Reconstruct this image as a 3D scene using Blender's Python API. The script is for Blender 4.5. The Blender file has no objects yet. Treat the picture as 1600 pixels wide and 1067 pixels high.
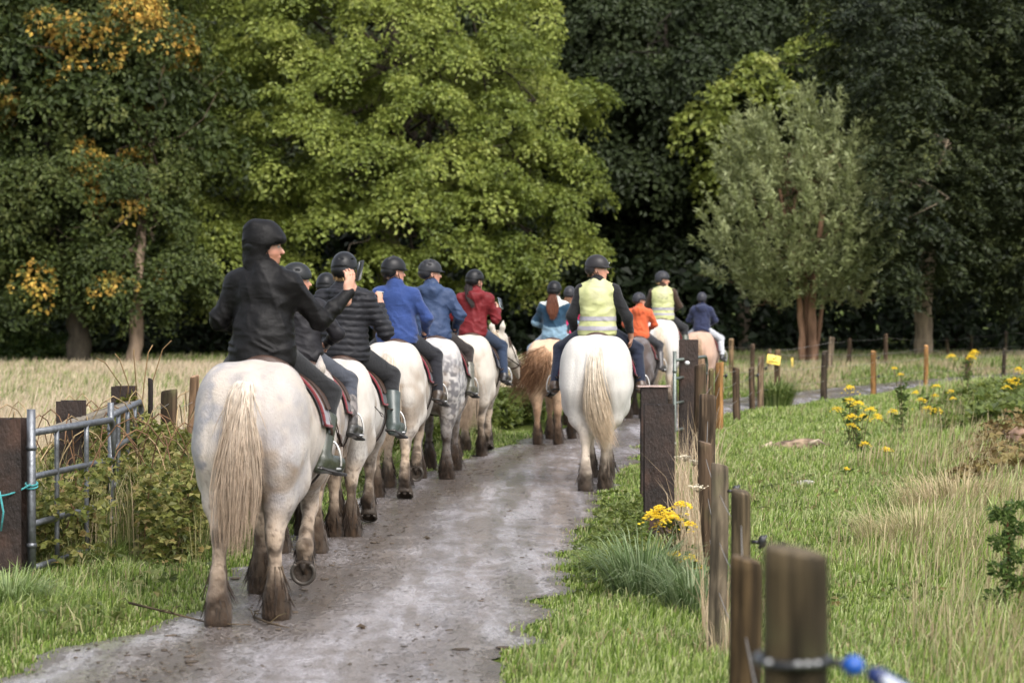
import bpy, math, random
import numpy as np
from math import radians, sin, cos, pi
random.seed(7)
RNG = np.random.default_rng(11)
scene = bpy.context.scene
C = scene.collection

# ------------------------------------------------------------------ camera, sky, sun, exposure
CAM_H, FPX, HOR = 1.99, 3800.0, 453.0
cam_d = bpy.data.cameras.new('camera')
cam = bpy.data.objects.new('camera', cam_d); C.objects.link(cam)
cam_d.sensor_width = 36.0; cam_d.lens = 36.0 * FPX / 1600.0
cam.location = (0, 0, CAM_H)
cam.rotation_euler = (radians(90) - math.atan((533.5 - HOR) / FPX), 0, 0)
cam_d.clip_start = 0.1; cam_d.clip_end = 2000
cam_d.dof.use_dof = True; cam_d.dof.focus_distance = 19.0; cam_d.dof.aperture_fstop = 3.2
scene.camera = cam
SUN_EL, SUN_AZ = 52.0, 150.0          # azimuth clockwise from +Y (view direction); 150 = behind camera to the right
world = bpy.data.worlds.new('World'); scene.world = world; world.use_nodes = True
nt = world.node_tree
sky = nt.nodes.new('ShaderNodeTexSky'); sky.sky_type = 'NISHITA'; sky.sun_disc = False
sky.sun_elevation = radians(SUN_EL); sky.sun_rotation = radians(SUN_AZ)
sky.air_density = 1.0; sky.dust_density = 4.0; sky.ozone_density = 1.0
hs = nt.nodes.new('ShaderNodeHueSaturation'); hs.inputs['Saturation'].default_value = 0.38
nt.links.new(sky.outputs[0], hs.inputs['Color'])
nt.links.new(hs.outputs[0], nt.nodes['Background'].inputs[0]); nt.nodes['Background'].inputs[1].default_value = 0.15
sd = bpy.data.lights.new('sun', 'SUN'); sd.energy = 0.65; sd.angle = radians(40); sd.color = (1.0, 0.96, 0.90)
sun = bpy.data.objects.new('sun', sd); C.objects.link(sun)
az = radians(SUN_AZ); el = radians(SUN_EL)
import mathutils
sdir = mathutils.Vector((sin(az) * cos(el), cos(az) * cos(el), sin(el)))
sun.rotation_euler = sdir.to_track_quat('Z', 'Y').to_euler()
scene.view_settings.view_transform = 'Standard'; scene.view_settings.look = 'None'
scene.view_settings.gamma = 1.0; scene.view_settings.exposure = 1.28
scene.cycles.max_bounces = 6; scene.cycles.transparent_max_bounces = 8
scene.cycles.diffuse_bounces = 3; scene.cycles.glossy_bounces = 2; scene.cycles.transmission_bounces = 2
scene.cycles.caustics_reflective = False; scene.cycles.caustics_refractive = False

# ------------------------------------------------------------------ helpers
def gnd(px, py):
    d = FPX * CAM_H / (py - HOR); return ((px - 800) / FPX * d, d)
def at(px, py, d):
    return np.array([(px - 800) / FPX * d, d, CAM_H - (py - HOR) / FPX * d])
def A(*v): return np.array(v, dtype=float)

_T = RNG.random(65536).astype(np.float32)
def vn(P, s, seed=0):
    q = np.asarray(P, dtype=np.float64) * s + 1000.0
    i = np.floor(q).astype(np.int64); f = q - i; f = f * f * (3 - 2 * f)
    r = 0
    for a in (0, 1):
        for b in (0, 1):
            for c in (0, 1):
                h = ((i[:, 0] + a) * 73856093 ^ (i[:, 1] + b) * 19349663 ^ (i[:, 2] + c) * 83492791 ^ (seed * 2654435 + 17)) & 65535
                w = (f[:, 0] if a else 1 - f[:, 0]) * (f[:, 1] if b else 1 - f[:, 1]) * (f[:, 2] if c else 1 - f[:, 2])
                r = r + _T[h] * w
    return r
def fbm(P, s, seed=0):
    P = np.asarray(P, float); R = np.array([[.36, .48, -.8], [-.8, .6, 0], [.48, .64, .6]])
    return .55 * vn(P @ R.T, s, seed) + .30 * vn(P @ R * 1.0 + 3.1, s * 2.1, seed + 50) + .15 * vn(P @ R.T @ R.T, s * 4.3, seed + 90)
def sst(a, b, x):
    t = np.clip((x - a) / (b - a), 0, 1); return t * t * (3 - 2 * t)
def mixc(c1, c2, t):
    t = np.asarray(t)[..., None]; return np.asarray(c1) * (1 - t) + np.asarray(c2) * t

def mesh(name, V, faces, mat=None, parent=None, col=None, smooth=True, loc=None, rotz=None):
    """faces: list of (n,k) int arrays; links ONE mesh object"""
    V = np.asarray(V, dtype=np.float32)
    me = bpy.data.meshes.new(name)
    faces = [np.asarray(f, dtype=np.int32) for f in faces if len(f)]
    nl = sum(f.size for f in faces); nf = sum(len(f) for f in faces)
    me.vertices.add(len(V)); me.vertices.foreach_set('co', V.ravel())
    me.loops.add(nl); me.loops.foreach_set('vertex_index', np.concatenate([f.ravel() for f in faces]))
    me.polygons.add(nf)
    tot = np.concatenate([np.full(len(f), f.shape[1], dtype=np.int32) for f in faces])
    st = np.concatenate([[0], np.cumsum(tot)[:-1]]).astype(np.int32)
    me.polygons.foreach_set('loop_start', st)
    try: me.polygons.foreach_set('loop_total', tot)
    except Exception: pass
    me.polygons.foreach_set('use_smooth', np.full(nf, smooth))
    if col is not None:
        col = np.asarray(col, dtype=np.float32)
        if col.ndim == 1: col = np.tile(col, (len(V), 1))
        a = me.color_attributes.new('Col', 'FLOAT_COLOR', 'POINT')
        a.data.foreach_set('color', np.hstack([col[:, :3], np.ones((len(V), 1), np.float32)]).astype(np.float32).ravel())
    me.update(calc_edges=True); me.validate()
    if mat: me.materials.append(mat)
    o = bpy.data.objects.new(name, me); C.objects.link(o)
    if parent is not None: o.parent = parent
    if loc is not None: o.location = loc
    if rotz is not None: o.rotation_euler = (0, 0, rotz)
    return o
def tag(o, label=None, cat=None, group=None, kind=None):
    if label: o['label'] = label
    if cat: o['category'] = cat
    if group: o['group'] = group
    if kind: o['kind'] = kind
    return o
def empty(name, loc=(0, 0, 0), rz=0, **k):
    o = bpy.data.objects.new(name, None); C.objects.link(o); o.location = loc; o.rotation_euler = (0, 0, rz)
    o.empty_display_size = 0.2
    return tag(o, **k) if k else o

class G:
    """collects shapes for one mesh"""
    def __init__(s): s.V = []; s.F4 = []; s.F3 = []; s.K = []; s.n = 0
    def add(s, V, F4=None, F3=None, col=(.5, .5, .5)):
        V = np.asarray(V, float); 
        if F4 is not None and len(F4): s.F4.append(np.asarray(F4) + s.n)
        if F3 is not None and len(F3): s.F3.append(np.asarray(F3) + s.n)
        s.V.append(V); s.n += len(V)
        col = np.asarray(col, float)
        s.K.append(np.tile(col, (len(V), 1)) if col.ndim == 1 else col)
        return s
    def tube(s, pts, rad, seg=8, col=(.5, .5, .5), caps=True, flat=1.0, side=None, close=False):
        pts = np.asarray(pts, float); n = len(pts); rad = np.broadcast_to(np.asarray(rad, float), (n,))
        if close:
            T = np.roll(pts, -1, 0) - np.roll(pts, 1, 0)
        else: T = np.gradient(pts, axis=0)
        T /= np.linalg.norm(T, axis=1)[:, None] + 1e-9
        ref = np.array([0, 0, 1.0]) if abs(T[:, 2]).mean() < .8 else np.array([0, 1.0, 0])
        if side is not None: ref = np.asarray(side, float)
        U = np.cross(T, ref); U /= np.linalg.norm(U, axis=1)[:, None] + 1e-9
        W = np.cross(U, T)
        a = np.arange(seg) * 2 * pi / seg
        V = (pts[:, None] + rad[:, None, None] * (np.cos(a)[None, :, None] * U[:, None] + flat * np.sin(a)[None, :, None] * W[:, None])).reshape(-1, 3)
        F = []
        m = n if close else n - 1
        for i in range(m):
            j = (i + 1) % n
            for k in range(seg):
                F.append((i * seg + k, i * seg + (k + 1) % seg, j * seg + (k + 1) % seg, j * seg + k))
        F3 = []
        if caps and not close:
            c0 = len(V); V = np.vstack([V, pts[0], pts[-1]])
            for k in range(seg):
                F3.append((c0, (k + 1) % seg, k)); F3.append((c0 + 1, (n - 1) * seg + k, (n - 1) * seg + (k + 1) % seg))
        return s.add(V, F, F3, col)
    def box(s, c, d, col=(.5, .5, .5), R=None, bev=0.0):
        c = np.asarray(c, float); d = np.asarray(d, float) / 2
        b = min(bev, d.min() * .9)
        if b <= 0:
            V = np.array([(x, y, z) for x in (-1, 1) for y in (-1, 1) for z in (-1, 1)], float) * d
            F = [(0, 1, 3, 2), (4, 6, 7, 5), (0, 4, 5, 1), (2, 3, 7, 6), (0, 2, 6, 4), (1, 5, 7, 3)]
            F3 = []
        else:
            V = []; idx = {}
            for x in (-1, 1):
                for y in (-1, 1):
                    for z in (-1, 1):
                        for ax in range(3):
                            v = np.array([x, y, z]) * d
                            w = v - np.array([x, y, z]) * b; w[ax] = v[ax]
                            idx[(x, y, z, ax)] = len(V); V.append(w)
            V = np.array(V); F = []; F3 = []
            for ax in range(3):
                o1, o2 = [(1, 2), (0, 2), (0, 1)][ax]
                for sg in (-1, 1):
                    q = []
                    for a1, a2 in ((-1, -1), (1, -1), (1, 1), (-1, 1)):
                        k = [0, 0, 0]; k[ax] = sg; k[o1] = a1; k[o2] = a2; q.append(idx[(*k, ax)])
                    F.append(q)
                    # edges along ax between faces o1,o2
                for a1 in (-1, 1):
                    for a2 in (-1, 1):
                        k0 = [0, 0, 0]; k1 = [0, 0, 0]; k0[ax] = -1; k1[ax] = 1
                        for k in (k0, k1): k[o1] = a1; k[o2] = a2
                        F.append((idx[(*k0, o1)], idx[(*k1, o1)], idx[(*k1, o2)], idx[(*k0, o2)]))
            for x in (-1, 1):
                for y in (-1, 1):
                    for z in (-1, 1): F3.append([idx[(x, y, z, a)] for a in range(3)])
        if R is not None: V = V @ np.asarray(R).T
        return s.add(V + c, F, F3, col)
    def ell(s, c, r, col=(.5, .5, .5), R=None, nu=12, nv=8):
        u = np.arange(nu) * 2 * pi / nu; v = (np.arange(nv + 1)) * pi / nv
        V = np.array([(cos(a) * sin(b), sin(a) * sin(b), cos(b)) for b in v for a in u]) * np.asarray(r, float)
        if R is not None: V = V @ np.asarray(R).T
        F = [(i * nu + k, (i + 1) * nu + k, (i + 1) * nu + (k + 1) % nu, i * nu + (k + 1) % nu) for i in range(nv) for k in range(nu)]
        return s.add(V + np.asarray(c, float), F, None, col)
    def obj(s, name, mat, parent=None, smooth=True, warp=None, **k):
        V = np.vstack(s.V); K = np.vstack(s.K)
        if warp is not None: V = warp(V)
        f = []
        if s.F4: f.append(np.vstack(s.F4))
        if s.F3: f.append(np.vstack(s.F3))
        return mesh(name, V, f, mat, parent, K, smooth, **k)

def Rz(a): c, s_ = cos(a), sin(a); return np.array([[c, -s_, 0], [s_, c, 0], [0, 0, 1.0]])
def Rx(a): c, s_ = cos(a), sin(a); return np.array([[1.0, 0, 0], [0, c, -s_], [0, s_, c]])
def Ry(a): c, s_ = cos(a), sin(a); return np.array([[c, 0, s_], [0, 1.0, 0], [-s_, 0, c]])

class Field:
    """smooth union of rounded shapes on a grid, meshed by surface nets: one continuous skin"""
    def __init__(s, lo, hi, h):
        s.lo = np.asarray(lo, float); s.h = h
        s.n = np.ceil((np.asarray(hi, float) - s.lo) / h).astype(int) + 1
        s.S = np.full(s.n, 1.0, np.float32)
    def sub(s, lo, hi):
        a = np.clip(np.floor((lo - s.lo) / s.h).astype(int), 0, s.n); b = np.clip(np.ceil((hi - s.lo) / s.h).astype(int) + 1, 0, s.n)
        sl = tuple(slice(i, j) for i, j in zip(a, b))
        g = [(s.lo[i] + s.h * np.arange(a[i], b[i])).astype(np.float32) for i in range(3)]
        return sl, g[0][:, None, None], g[1][None, :, None], g[2][None, None, :]
    def put(s, sl, d, k, neg=False):
        a = s.S[sl]
        if a.size == 0: return
        if neg: s.S[sl] = np.maximum(a, -d); return
        hh = np.clip(.5 + .5 * (a - d) / k, 0, 1)
        s.S[sl] = a * (1 - hh) + d * hh - k * hh * (1 - hh)
    def ell(s, c, r, R=None, k=.03, neg=False):
        c = np.asarray(c, float); r = np.asarray(r, float) * np.ones(3); m = r.max() + 2 * k + 2 * s.h
        sl, X, Y, Z = s.sub(c - m, c + m)
        X = X - c[0]; Y = Y - c[1]; Z = Z - c[2]
        if R is not None:
            R = np.asarray(R); X, Y, Z = (X * R[0, i] + Y * R[1, i] + Z * R[2, i] for i in range(3))
        k0 = np.sqrt((X / r[0]) ** 2 + (Y / r[1]) ** 2 + (Z / r[2]) ** 2)
        k1 = np.sqrt((X / r[0] ** 2) ** 2 + (Y / r[1] ** 2) ** 2 + (Z / r[2] ** 2) ** 2) + 1e-6
        s.put(sl, (k0 * (k0 - 1) / k1).astype(np.float32), k, neg); return s
    def cone(s, a, b, ra, rb=None, k=.03, neg=False, sx=1.0, sy=1.0):
        rb = ra if rb is None else rb
        a = np.asarray(a, float); b = np.asarray(b, float); m = max(ra, rb) * max(1, sx, sy) + 2 * k + 2 * s.h
        sl, X, Y, Z = s.sub(np.minimum(a, b) - m, np.maximum(a, b) + m)
        a = a / (sx, sy, 1); b = b / (sx, sy, 1); X = X / sx; Y = Y / sy
        ab = b - a; L = (ab @ ab) + 1e-9
        t = np.clip(((X - a[0]) * ab[0] + (Y - a[1]) * ab[1] + (Z - a[2]) * ab[2]) / L, 0, 1)
        d = np.sqrt((X - a[0] - t * ab[0]) ** 2 + (Y - a[1] - t * ab[1]) ** 2 + (Z - a[2] - t * ab[2]) ** 2) - (ra + (rb - ra) * t)
        s.put(sl, (d * min(1, sx, sy)).astype(np.float32), k, neg); return s
    def chain(s, P, r, k=.03, **q):
        for i in range(len(P) - 1): s.cone(P[i], P[i + 1], r[i], r[i + 1], k, **q)
        return s
    def plane(s, p, n):      # keep the side n points away from
        g = [s.lo[i] + s.h * np.arange(s.n[i]) for i in range(3)]
        n = np.asarray(n, float) / np.linalg.norm(n)
        d = (g[0] - p[0])[:, None, None] * n[0] + (g[1] - p[1])[None, :, None] * n[1] + (g[2] - p[2])[None, None, :] * n[2]
        s.S = np.maximum(s.S, d.astype(np.float32)); return s
    def nets(s):
        S = s.S.copy()
        for ax in range(3):
            ix = [slice(None)] * 3
            for e in (0, -1): ix[ax] = e; S[tuple(ix)] = np.maximum(S[tuple(ix)], s.h)
        ins = S < 0
        n = S.shape
        def cor(Ar, o): return Ar[o[0]:n[0] - 1 + o[0], o[1]:n[1] - 1 + o[1], o[2]:n[2] - 1 + o[2]]
        cs = [(i, j, k) for i in (0, 1) for j in (0, 1) for k in (0, 1)]
        cnt = sum(cor(ins, c).astype(np.int8) for c in cs)
        act = (cnt > 0) & (cnt < 8)
        I = np.argwhere(act); idx = np.full(act.shape, -1, np.int64); idx[act] = np.arange(len(I))
        pos = np.zeros((len(I), 3)); num = np.zeros(len(I))
        val = {c: S[I[:, 0] + c[0], I[:, 1] + c[1], I[:, 2] + c[2]] for c in cs}
        for c in cs:
            for ax in range(3):
                if c[ax] == 0:
                    e = list(c); e[ax] = 1; e = tuple(e)
                    va, vb = val[c], val[e]; m = (va < 0) != (vb < 0)
                    t = np.where(m, va / np.where(m, va - vb, 1), 0)
                    p = np.tile(np.array(c, float), (len(I), 1)); p[:, ax] = t
                    pos += p * m[:, None]; num += m
        V = s.lo + s.h * (I + pos / num[:, None])
        F = []
        for ax in range(3):
            o1, o2 = [(1, 2), (2, 0), (0, 1)][ax]
            a = ins[tuple(slice(0, -1) if i == ax else slice(1, -1) for i in range(3))]
            b = ins[tuple(slice(1, None) if i == ax else slice(1, -1) for i in range(3))]
            E = np.argwhere(a != b)
            if not len(E): continue
            fl = a[tuple(E.T)]
            base = E.copy()
            for i in range(3):
                if i != ax: base[:, i] += 1
            q = []
            for d1, d2 in ((-1, -1), (0, -1), (0, 0), (-1, 0)):
                p = base.copy(); p[:, o1] += d1; p[:, o2] += d2; q.append(idx[tuple(p.T)])
            q = np.stack(q, 1); q[~fl] = q[~fl][:, ::-1]; F.append(q)
        return V, np.vstack(F)

def vnorm(V, F):
    n = np.cross(V[F[:, 2]] - V[F[:, 0]], V[F[:, 3]] - V[F[:, 1]])
    N = np.zeros_like(V)
    for i in range(4): np.add.at(N, F[:, i], n)
    return N / (np.linalg.norm(N, axis=1)[:, None] + 1e-12)

# ------------------------------------------------------------------ materials
def newmat(name):
    m = bpy.data.materials.new(name); m.use_nodes = True
    return m, m.node_tree, m.node_tree.nodes['Principled BSDF']
def colmat(name, rough=.7, nscale=8, namt=.25, bump=0., bscale=30, spec=.4, stretch=(1, 1, 1), metal=0., detail=4, sheen=0, rvar=0):
    """base colour from the thing's own Col attribute, broken up by noise"""
    m, t, b = newmat(name)
    at_ = t.nodes.new('ShaderNodeAttribute'); at_.attribute_name = 'Col'
    tc = t.nodes.new('ShaderNodeTexCoord'); mp = t.nodes.new('ShaderNodeMapping'); mp.inputs['Scale'].default_value = stretch
    t.links.new(tc.outputs['Object'], mp.inputs[0])
    n = t.nodes.new('ShaderNodeTexNoise'); n.inputs['Scale'].default_value = nscale; n.inputs['Detail'].default_value = detail
    t.links.new(mp.outputs[0], n.inputs['Vector'])
    mr = t.nodes.new('ShaderNodeMapRange'); mr.inputs[1].default_value = .3; mr.inputs[2].default_value = .7
    mr.inputs[3].default_value = 1 - namt; mr.inputs[4].default_value = 1 + namt
    t.links.new(n.outputs[0], mr.inputs[0])
    mx = t.nodes.new('ShaderNodeVectorMath'); mx.operation = 'SCALE'
    t.links.new(at_.outputs['Color'], mx.inputs[0]); t.links.new(mr.outputs[0], mx.inputs['Scale'])
    t.links.new(mx.outputs[0], b.inputs['Base Color'])
    b.inputs['Roughness'].default_value = rough; b.inputs['Specular IOR Level'].default_value = spec; b.inputs['Metallic'].default_value = metal
    if rvar:
        r2 = t.nodes.new('ShaderNodeMapRange'); r2.inputs[1].default_value = .3; r2.inputs[2].default_value = .7
        r2.inputs[3].default_value = rough - rvar; r2.inputs[4].default_value = rough + rvar
        t.links.new(n.outputs[0], r2.inputs[0]); t.links.new(r2.outputs[0], b.inputs['Roughness'])
    if sheen: b.inputs['Sheen Weight'].default_value = sheen
    if bump:
        n2 = t.nodes.new('ShaderNodeTexNoise'); n2.inputs['Scale'].default_value = bscale; n2.inputs['Detail'].default_value = 5
        t.links.new(mp.outputs[0], n2.inputs['Vector'])
        bp = t.nodes.new('ShaderNodeBump'); bp.inputs['Strength'].default_value = bump; bp.inputs['Distance'].default_value = .02
        t.links.new(n2.outputs[0], bp.inputs['Height']); t.links.new(bp.outputs[0], b.inputs['Normal'])
    return m
def foldmat(m, scale, strength, dist=.03):
    t = m.node_tree; b = t.nodes['Principled BSDF']; tc = t.nodes.new('ShaderNodeTexCoord'); mp = t.nodes.new('ShaderNodeMapping'); mp.inputs['Rotation'].default_value = (0, .6, .3); mp.inputs['Scale'].default_value = (1, 1, 2.4)
    n = t.nodes.new('ShaderNodeTexNoise'); n.noise_type = 'RIDGED_MULTIFRACTAL'; n.inputs['Scale'].default_value = scale; n.inputs['Detail'].default_value = 2.5; n.inputs['Distortion'].default_value = .9
    bp = t.nodes.new('ShaderNodeBump'); bp.inputs['Strength'].default_value = strength; bp.inputs['Distance'].default_value = dist
    t.links.new(tc.outputs['Object'], mp.inputs[0]); t.links.new(mp.outputs[0], n.inputs['Vector']); t.links.new(n.outputs[0], bp.inputs['Height'])
    if b.inputs['Normal'].links: t.links.new(b.inputs['Normal'].links[0].from_socket, bp.inputs['Normal'])
    t.links.new(bp.outputs[0], b.inputs['Normal'])
def leafmat(name, trans=.35, rough=.45, spec=.4):
    m, t, b = newmat(name)
    at_ = t.nodes.new('ShaderNodeAttribute'); at_.attribute_name = 'Col'
    t.links.new(at_.outputs['Color'], b.inputs['Base Color'])
    b.inputs['Roughness'].default_value = rough; b.inputs['Specular IOR Level'].default_value = spec
    tr = t.nodes.new('ShaderNodeBsdfTranslucent')
    hsn = t.nodes.new('ShaderNodeHueSaturation'); hsn.inputs['Value'].default_value = 1.5; hsn.inputs['Hue'].default_value = .49
    t.links.new(at_.outputs['Color'], hsn.inputs['Color']); t.links.new(hsn.outputs[0], tr.inputs[0])
    mix = t.nodes.new('ShaderNodeMixShader'); mix.inputs[0].default_value = trans
    t.links.new(b.outputs[0], mix.inputs[1]); t.links.new(tr.outputs[0], mix.inputs[2])
    t.links.new(mix.outputs[0], t.nodes['Material Output'].inputs[0])
    return m
M = {}
M['leaf'] = leafmat('leaf', .35, .5, .35)
M['darkleaf'] = leafmat('dark_leaf', .2, .55, .25)
M['grass'] = leafmat('grass_blade', .3, .5, .35)
M['bark'] = colmat('bark', .9, 6, .5, .8, 20, .2, (1, 1, .25))
M['coat'] = colmat('horse_coat', .70, 9, .11, .45, 130, .2, (1, 1, .35), sheen=.1, detail=10)
M['hair'] = colmat('hair', .5, 20, .18, 0, 0, .35)
M['skin'] = colmat('skin', .5, 30, .06, .1, 120, .4)
M['cloth'] = colmat('cloth', .85, 12, .12, .25, 60, .25, sheen=.15)
M['shell'] = colmat('shell_fabric', .50, 10, .12, .35, 16, .15)
M['rubber'] = colmat('rubber', .3, 15, .25, .1, 40, .5)
M['leather'] = colmat('leather', .45, 25, .25, .2, 80, .4)
M['helmet'] = colmat('helmet_shell', .36, 20, .08, .0, 40, .25)
M['vest'] = colmat('hi_vis_fabric', .6, 12, .05, .3, 18, .4)
M['hoof'] = colmat('hoof_horn', .6, 40, .35, .4, 60, .3)
M['steel'] = colmat('galvanised_steel', .42, 25, .22, .15, 60, .5, metal=.75, rvar=.1)
M['rust'] = colmat('rusty_steel', .62, 14, .45, .5, 60, .35, (1, 1, .5), rvar=.15)
M['timber'] = colmat('weathered_timber', .85, 18, .38, .9, 40, .2, (1, 1, .12))
M['plastic'] = colmat('plastic', .3, 20, .05, 0, 0, .5)
M['wire'] = colmat('wire', .45, 20, .1, 0, 0, .5, metal=.6)
foldmat(M['shell'], 5.0, .55); foldmat(M['cloth'], 5.5, .40); foldmat(M['vest'], 4.0, .9, .045)
M['stone'] = colmat('stone', .8, 20, .25, .5, 30, .3)
M['glass'] = colmat('screen_glass', .08, 20, .02, 0, 0, .6)
M['petal'] = leafmat('petal', .3, .6, .3)

# ------------------------------------------------------------------ ground, path
def ground_mat():
    m, t, b = newmat('meadow_soil')
    tc = t.nodes.new('ShaderNodeTexCoord')
    def noise(s, d=5):
        n = t.nodes.new('ShaderNodeTexNoise'); n.inputs['Scale'].default_value = s; n.inputs['Detail'].default_value = d
        t.links.new(tc.outputs['Object'], n.inputs['Vector']); return n
    n1, n2 = noise(.35), noise(14, 8)
    r1 = t.nodes.new('ShaderNodeValToRGB')
    r1.color_ramp.elements[0].position = .35; r1.color_ramp.elements[0].color = (.050, .085, .014, 1)
    r1.color_ramp.elements[1].position = .68; r1.color_ramp.elements[1].color = (.105, .125, .030, 1)
    t.links.new(n1.outputs[0], r1.inputs[0])
    r2 = t.nodes.new('ShaderNodeValToRGB')
    r2.color_ramp.elements[0].position = .35; r2.color_ramp.elements[0].color = (.35, .33, .28, 1)
    r2.color_ramp.elements[1].position = .7; r2.color_ramp.elements[1].color = (1.3, 1.3, 1.1, 1)
    t.links.new(n2.outputs[0], r2.inputs[0])
    mx = t.nodes.new('ShaderNodeMix'); mx.data_type = 'RGBA'; mx.blend_type = 'MULTIPLY'; mx.inputs[0].default_value = 1
    t.links.new(r1.outputs[0], mx.inputs[6]); t.links.new(r2.outputs[0], mx.inputs[7]); t.links.new(mx.outputs[2], b.inputs['Base Color'])
    b.inputs['Roughness'].default_value = .95; b.inputs['Specular IOR Level'].default_value = .1
    bp = t.nodes.new('ShaderNodeBump'); bp.inputs['Strength'].default_value = 1; bp.inputs['Distance'].default_value = .05
    t.links.new(n2.outputs[0], bp.inputs['Height']); t.links.new(bp.outputs[0], b.inputs['Normal'])
    return m
g = G(); g.add([(-400, -40, 0), (400, -40, 0), (400, 700, 0), (-400, 700, 0)], [(0, 1, 2, 3)])
tag(g.obj('ground', ground_mat(), smooth=False), kind='structure')

EDGE_L = [(-3.1, -3), (-3.05, 8), (-2.67, 12.67), (-1.98, 14.9), (-1.86, 17.7), (-1.48, 23.5), (-1.09, 25.9), (-.61, 28.9), (.44, 33.3), (1.2, 36.6), (2.07, 39.6), (2.9, 42.2), (3.9, 44.2), (5.2, 46.6), (8.3, 52.5), (12.3, 58.6), (20, 66), (34, 76)]
EDGE_R = [(-.6, -3), (-.35, 8), (-.03, 12.3), (.2, 14.9), (.37, 17.7), (.75, 21.8), (1.1, 25.5), (1.62, 30), (1.95, 32.2), (2.36, 34.5), (3.0, 36.9), (3.5, 38.6), (4.65, 41.1), (5.7, 43.2), (7.5, 47.3), (10.5, 52.5), (20, 61), (36, 71)]
def resample(P, n=260):
    P = np.array(P, float); s_ = np.concatenate([[0], np.cumsum(np.linalg.norm(np.diff(P, axis=0), axis=1))])
    u = np.linspace(0, 1, n) * s_[-1]
    Q = np.stack([np.interp(u, s_, P[:, i]) for i in (0, 1)], 1)
    k = np.ones(9) / 9
    Qp = np.pad(Q, ((4, 4), (0, 0)), 'edge')
    return np.stack([np.convolve(Qp[:, i], k, 'valid') for i in (0, 1)], 1)
NL = 420
# pair by parameter (vertex index), so resample piecewise between the matching control points
def pairs(P, n):
    P = np.array(P, float); u = np.linspace(0, len(P) - 1, n); 
    Q = np.stack([np.interp(u, np.arange(len(P)), P[:, i]) for i in (0, 1)], 1)
    k = np.hanning(29); k /= k.sum(); Qp = np.pad(Q, ((14, 14), (0, 0)), 'edge')
    return np.stack([np.convolve(Qp[:, i], k, 'valid') for i in (0, 1)], 1)
PL, PR = pairs(EDGE_L, NL), pairs(EDGE_R, NL)
PLc, PRc = PL.copy(), PR.copy()          # clean edges for grass tests
wl = (vn(np.c_[PL, np.zeros(NL)], 2.2, 3) - .5) * .28 + (vn(np.c_[PL, np.zeros(NL)], 7, 4) - .5) * .14
wr = (vn(np.c_[PR, np.zeros(NL)], 2.2, 5) - .5) * .28 + (vn(np.c_[PR, np.zeros(NL)], 7, 6) - .5) * .14
PL[:, 0] += wl; PR[:, 0] += wr
NS = 40
u = np.linspace(0, 1, NS)
PV = PL[:, None] * (1 - u)[None, :, None] + PR[:, None] * u[None, :, None]
PV = np.concatenate([PV, np.zeros((NL, NS, 1))], 2).reshape(-1, 3)
crown_ = (4 * np.tile(u, NL) * (1 - np.tile(u, NL)))
PV[:, 2] = .006 + .018 * crown_ + (vn(PV, 3.0, 8) - .5) * .014 * np.minimum(1, crown_ * 3)
ii = np.arange(NL - 1)[:, None] * NS + np.arange(NS - 1)[None]
PF = np.stack([ii, ii + 1, ii + NS + 1, ii + NS], -1).reshape(-1, 4)
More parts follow.
